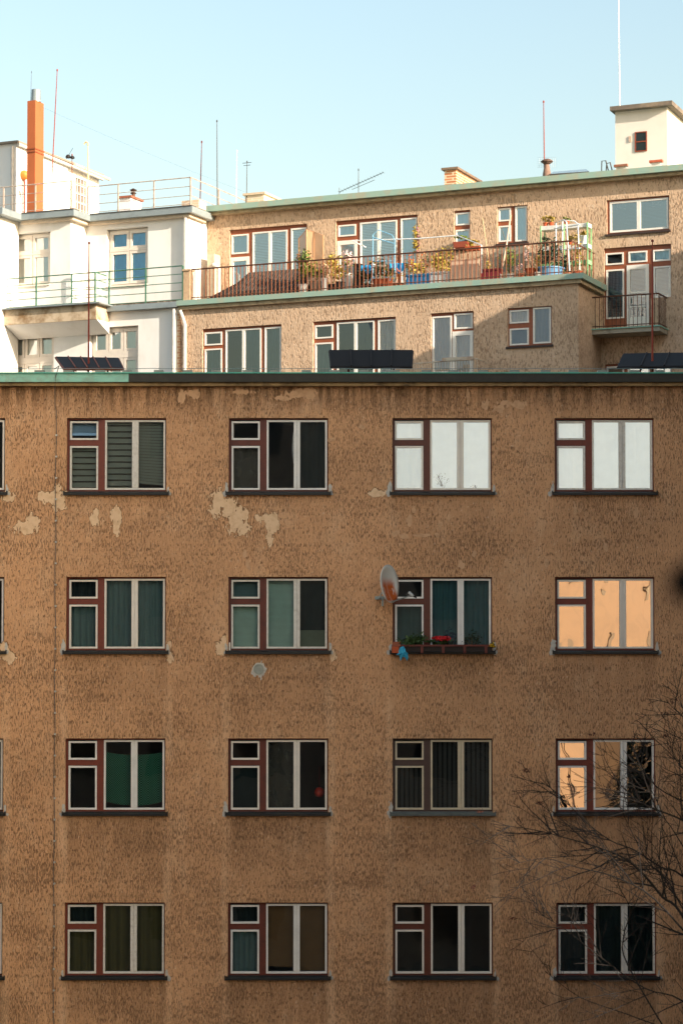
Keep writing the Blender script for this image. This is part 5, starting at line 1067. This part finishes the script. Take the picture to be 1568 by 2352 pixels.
spruce(-9.6,-4.5,H-3.0,1.7,'dark spruce added out of view on the left to darken the front wall',7,6000)
# spruce in the yard (mirrored)
th=empty('spruce_tree',(10.7,-38.5,0),'dark spruce in the courtyard, mirrored in the right hand window','tree'); build(MB().tube([(10.7,-38.5,0),(10.7,-38.5,9.4)],[.16,.02],8),'trunk',M('#3a2c20',.9,name='bark'),th)
m_=MB(); rg=random.Random(11)
for i in range(5200):
    t=rg.random()**.6; z=9.6-t*8.2; r_=(.15+t*2.0)*(.55+.45*math.sqrt(rg.random())); a=rg.uniform(0,6.283); p=Vector((10.7+r_*math.cos(a),-38.5+r_*math.sin(a),z-.25*r_)); v=Vector((math.cos(a),math.sin(a),-.35))*.16; s_=Vector((-math.sin(a),math.cos(a),0))*.05
    m_.poly(p-v,p+s_,p+v,p-s_)
build(m_,'crown',GLf[3],th)
# ================================================================== BARE TREE
BK=M('#1a1512',.95,var=.5,sc=12,dark='#15110e',name='dark_bark'); TW_=M('#1a1411',.95,var=.4,sc=20,dark='#1a1512',name='twig_bark')
rg=random.Random(23); tr=MB(); tw_=MB(); sd_=MB(); tips=[]
def grow(mbx,p,dirv,L,r,lev,side=1):
    n=max(4,int(L/.14)); pts=[p.copy()]; d=dirv.normalized(); curl=Vector((rg.uniform(-.05,.05),rg.uniform(-.06,.06),rg.uniform(.01,.09)))
    for i in range(n):
        d=(d+curl*.6+Vector((rg.gauss(0,.07),rg.gauss(0,.07),rg.gauss(0,.07)))).normalized(); pts.append(pts[-1]+d*(L/n))
    rs=[max(.0028,r*(1-.7*i/n)) for i in range(n+1)]; tw_.tube(pts,rs,4 if lev>1 else 5,cap=False)
    if lev>=4 or L<.16: tips.append(pts[-1]); return
    k=int(L/(.30 if lev<3 else .24))+1; sdn=rg.choice((-1,1))
    for j in range(k):
        i=min(n-1,int(n*(.15+.8*(j+rg.random()*.6)/k))); dd=(pts[i+1]-pts[i]).normalized(); ax=Vector((0,1,0)) if rg.random()<.75 else Vector((rg.gauss(0,1),rg.gauss(0,1),rg.gauss(0,1))).normalized()
        sdn=-sdn; an=R(rg.uniform(22,52))*sdn

        nd=Quaternion(ax,an)@dd; nd=(nd+Vector((-.16,rg.gauss(0,.25),.05))).normalized()
        grow(mbx,pts[i],nd,L*rg.uniform(.38,.62)*(1-.45*j/k),rs[i]*.58,lev+1)
limbs=[([(1680,2330),(1568,2106),(1520,2060),(1480,2012),(1434,1972),(1368,1945),(1300,1925),(1225,1906),(1125,1892)],.05,-12.5),
 ([(1700,2150),(1568,2014),(1517,1992),(1455,1952),(1400,1930),(1335,1880),(1290,1830),(1240,1795)],.035,-11.8),
 ([(1700,1960),(1568,1885),(1507,1860),(1456,1834),(1405,1783),(1350,1740)],.035,-13.2),
 ([(1700,1880),(1568,1840),(1502,1803),(1471,1757),(1446,1696)],.028,-11.5),
 ([(1620,2200),(1502,2065),(1410,2014),(1328,1993),(1251,1972),(1180,1985)],.03,-13.5),
 ([(1690,2300),(1568,2090),(1533,2024),(1482,1972),(1430,1870),(1395,1800)],.03,-11.2),
 ([(1560,2420),(1441,2218),(1431,2152),(1446,2090),(1420,2034),(1400,1960),(1360,1900)],.028,-12.0),
 ([(1750,1800),(1640,1700),(1560,1640),(1530,1610)],.022,-12.6),([(1700,2420),(1568,2300),(1480,2270),(1380,2200),(1290,2130),(1220,2090)],.03,-12.9),
 ([(1700,2050),(1600,1800),(1560,1760),(1530,1700)],.025,-12.2),([(1700,2480),(1560,2380),(1440,2330),(1330,2290),(1250,2230)],.03,-11.9),([(1720,2200),(1600,2000),(1540,1900),(1500,1850),(1490,1780)],.025,-13.0)]
hub=Vector((6.0,-12.3,6.2))
for li,(pl_,r_,Y) in enumerate(limbs):
    P=[at(x,y,Y+.25*math.sin(i*1.1+li)) for i,(x,y) in enumerate(pl_)]
    # smooth
    Q=[]
    for i in range(len(P)-1):
        p0=P[max(i-1,0)];p1=P[i];p2=P[i+1];p3=P[min(i+2,len(P)-1)]
        for t in (0,.25,.5,.75):
            Q.append(.5*((2*p1)+(p2-p0)*t+(2*p0-5*p1+4*p2-p3)*t*t+(3*p1-p0-3*p2+p3)*t*t*t))
    Q.append(P[-1]); start=[hub+Vector((0,0,li*.12-.4)),hub.lerp(Q[0],.5)]
    A=start+Q; n=len(A); tr.tube(A,[r_*.75]*2+[max(.004,r_*.42*(1-.85*i/len(Q))) for i in range(len(Q))],6,cap=False)
    tips.append(Q[-1])
    for i in range(3,len(Q)-1):
        if Q[i].x>5.4 or rg.random()<.52: continue
        for s_ in range(1 if rg.random()<.9 else 2):
            dd=(Q[i+1]-Q[i]).normalized(); an=R(rg.uniform(20,55))*rg.choice((-1,1)); nd=Quaternion(Vector((0,1,0)),an)@dd if 'Quaternion' in globals() else dd
            f=1-i/len(Q); grow(tw_,Q[i],(nd+Vector((0,rg.gauss(0,.3),0))).normalized(),rg.uniform(.5,1.35)*(.6+.5*f),max(.006,r_*(.16+.16*f)),2)
tree=empty('bare_tree',(6.3,-12.3,0),'leafless dark tree whose branches reach in from the lower right','tree')
build(MB().tube([(6.3,-12.3,0),(6.2,-12.3,3),(6.0,-12.3,6.0),(6.1,-12.2,8.5)],[.2,.17,.14,.09],10),'trunk',BK,tree,smooth=True)
build(tr,'limbs',BK,tree,smooth=True); build(tw_,'crown',TW_,tree)
k=0
for (x,y,Y) in [(1212,1770,-12),(1102,1865,-12.5),(1085,2037,-12.5),(1184,2108,-12),(1528,1691,-12),(1525,1640,-12),(1360,1688,-12),(1308,1785,-12),(1235,1845,-12),(1430,1990,-12),(1545,1608,-12.3)]:
    c_=at(x,y,Y); build(MB().leaves(c_,(.07,.05,.04),36,.014,seed=k),'seed_cluster',M('#4a2419',.9,name='dry_seeds'),tree); k+=1
# near out-of-focus dry leaf
a=at(1560,1340,-38.3); th=empty('dry_leaf',at(1590,1340,-38.3),'dark out of focus dry leaf close to the lens at the right edge','leaf')
m_=MB(); c_=at(1577,1340,-38.3)
for i in range(7):
    t=i/6; wv=.0155*math.sin(math.pi*t)+.001; z=c_.z+.019-.038*t; m_.v+=[Vector((c_.x-wv,c_.y+.002*math.sin(i),z)),Vector((c_.x,c_.y-.004,z)),Vector((c_.x+wv,c_.y+.002*math.cos(i),z))]
    if i: b=len(m_.v)-3; m_.f+=[(b-3,b-2,b+1,b),(b-2,b-1,b+2,b+1)]
build(m_,'blade',M('#0c0908',.95,name='near_black_leaf'),th); build(MB().tube([c_+Vector((0,0,.012)),c_+Vector((.03,.02,.03)),c_+Vector((.2,.1,.05))],.0012,4),'stalk',M('#17110f',.9,name='near_black_stalk'),th)
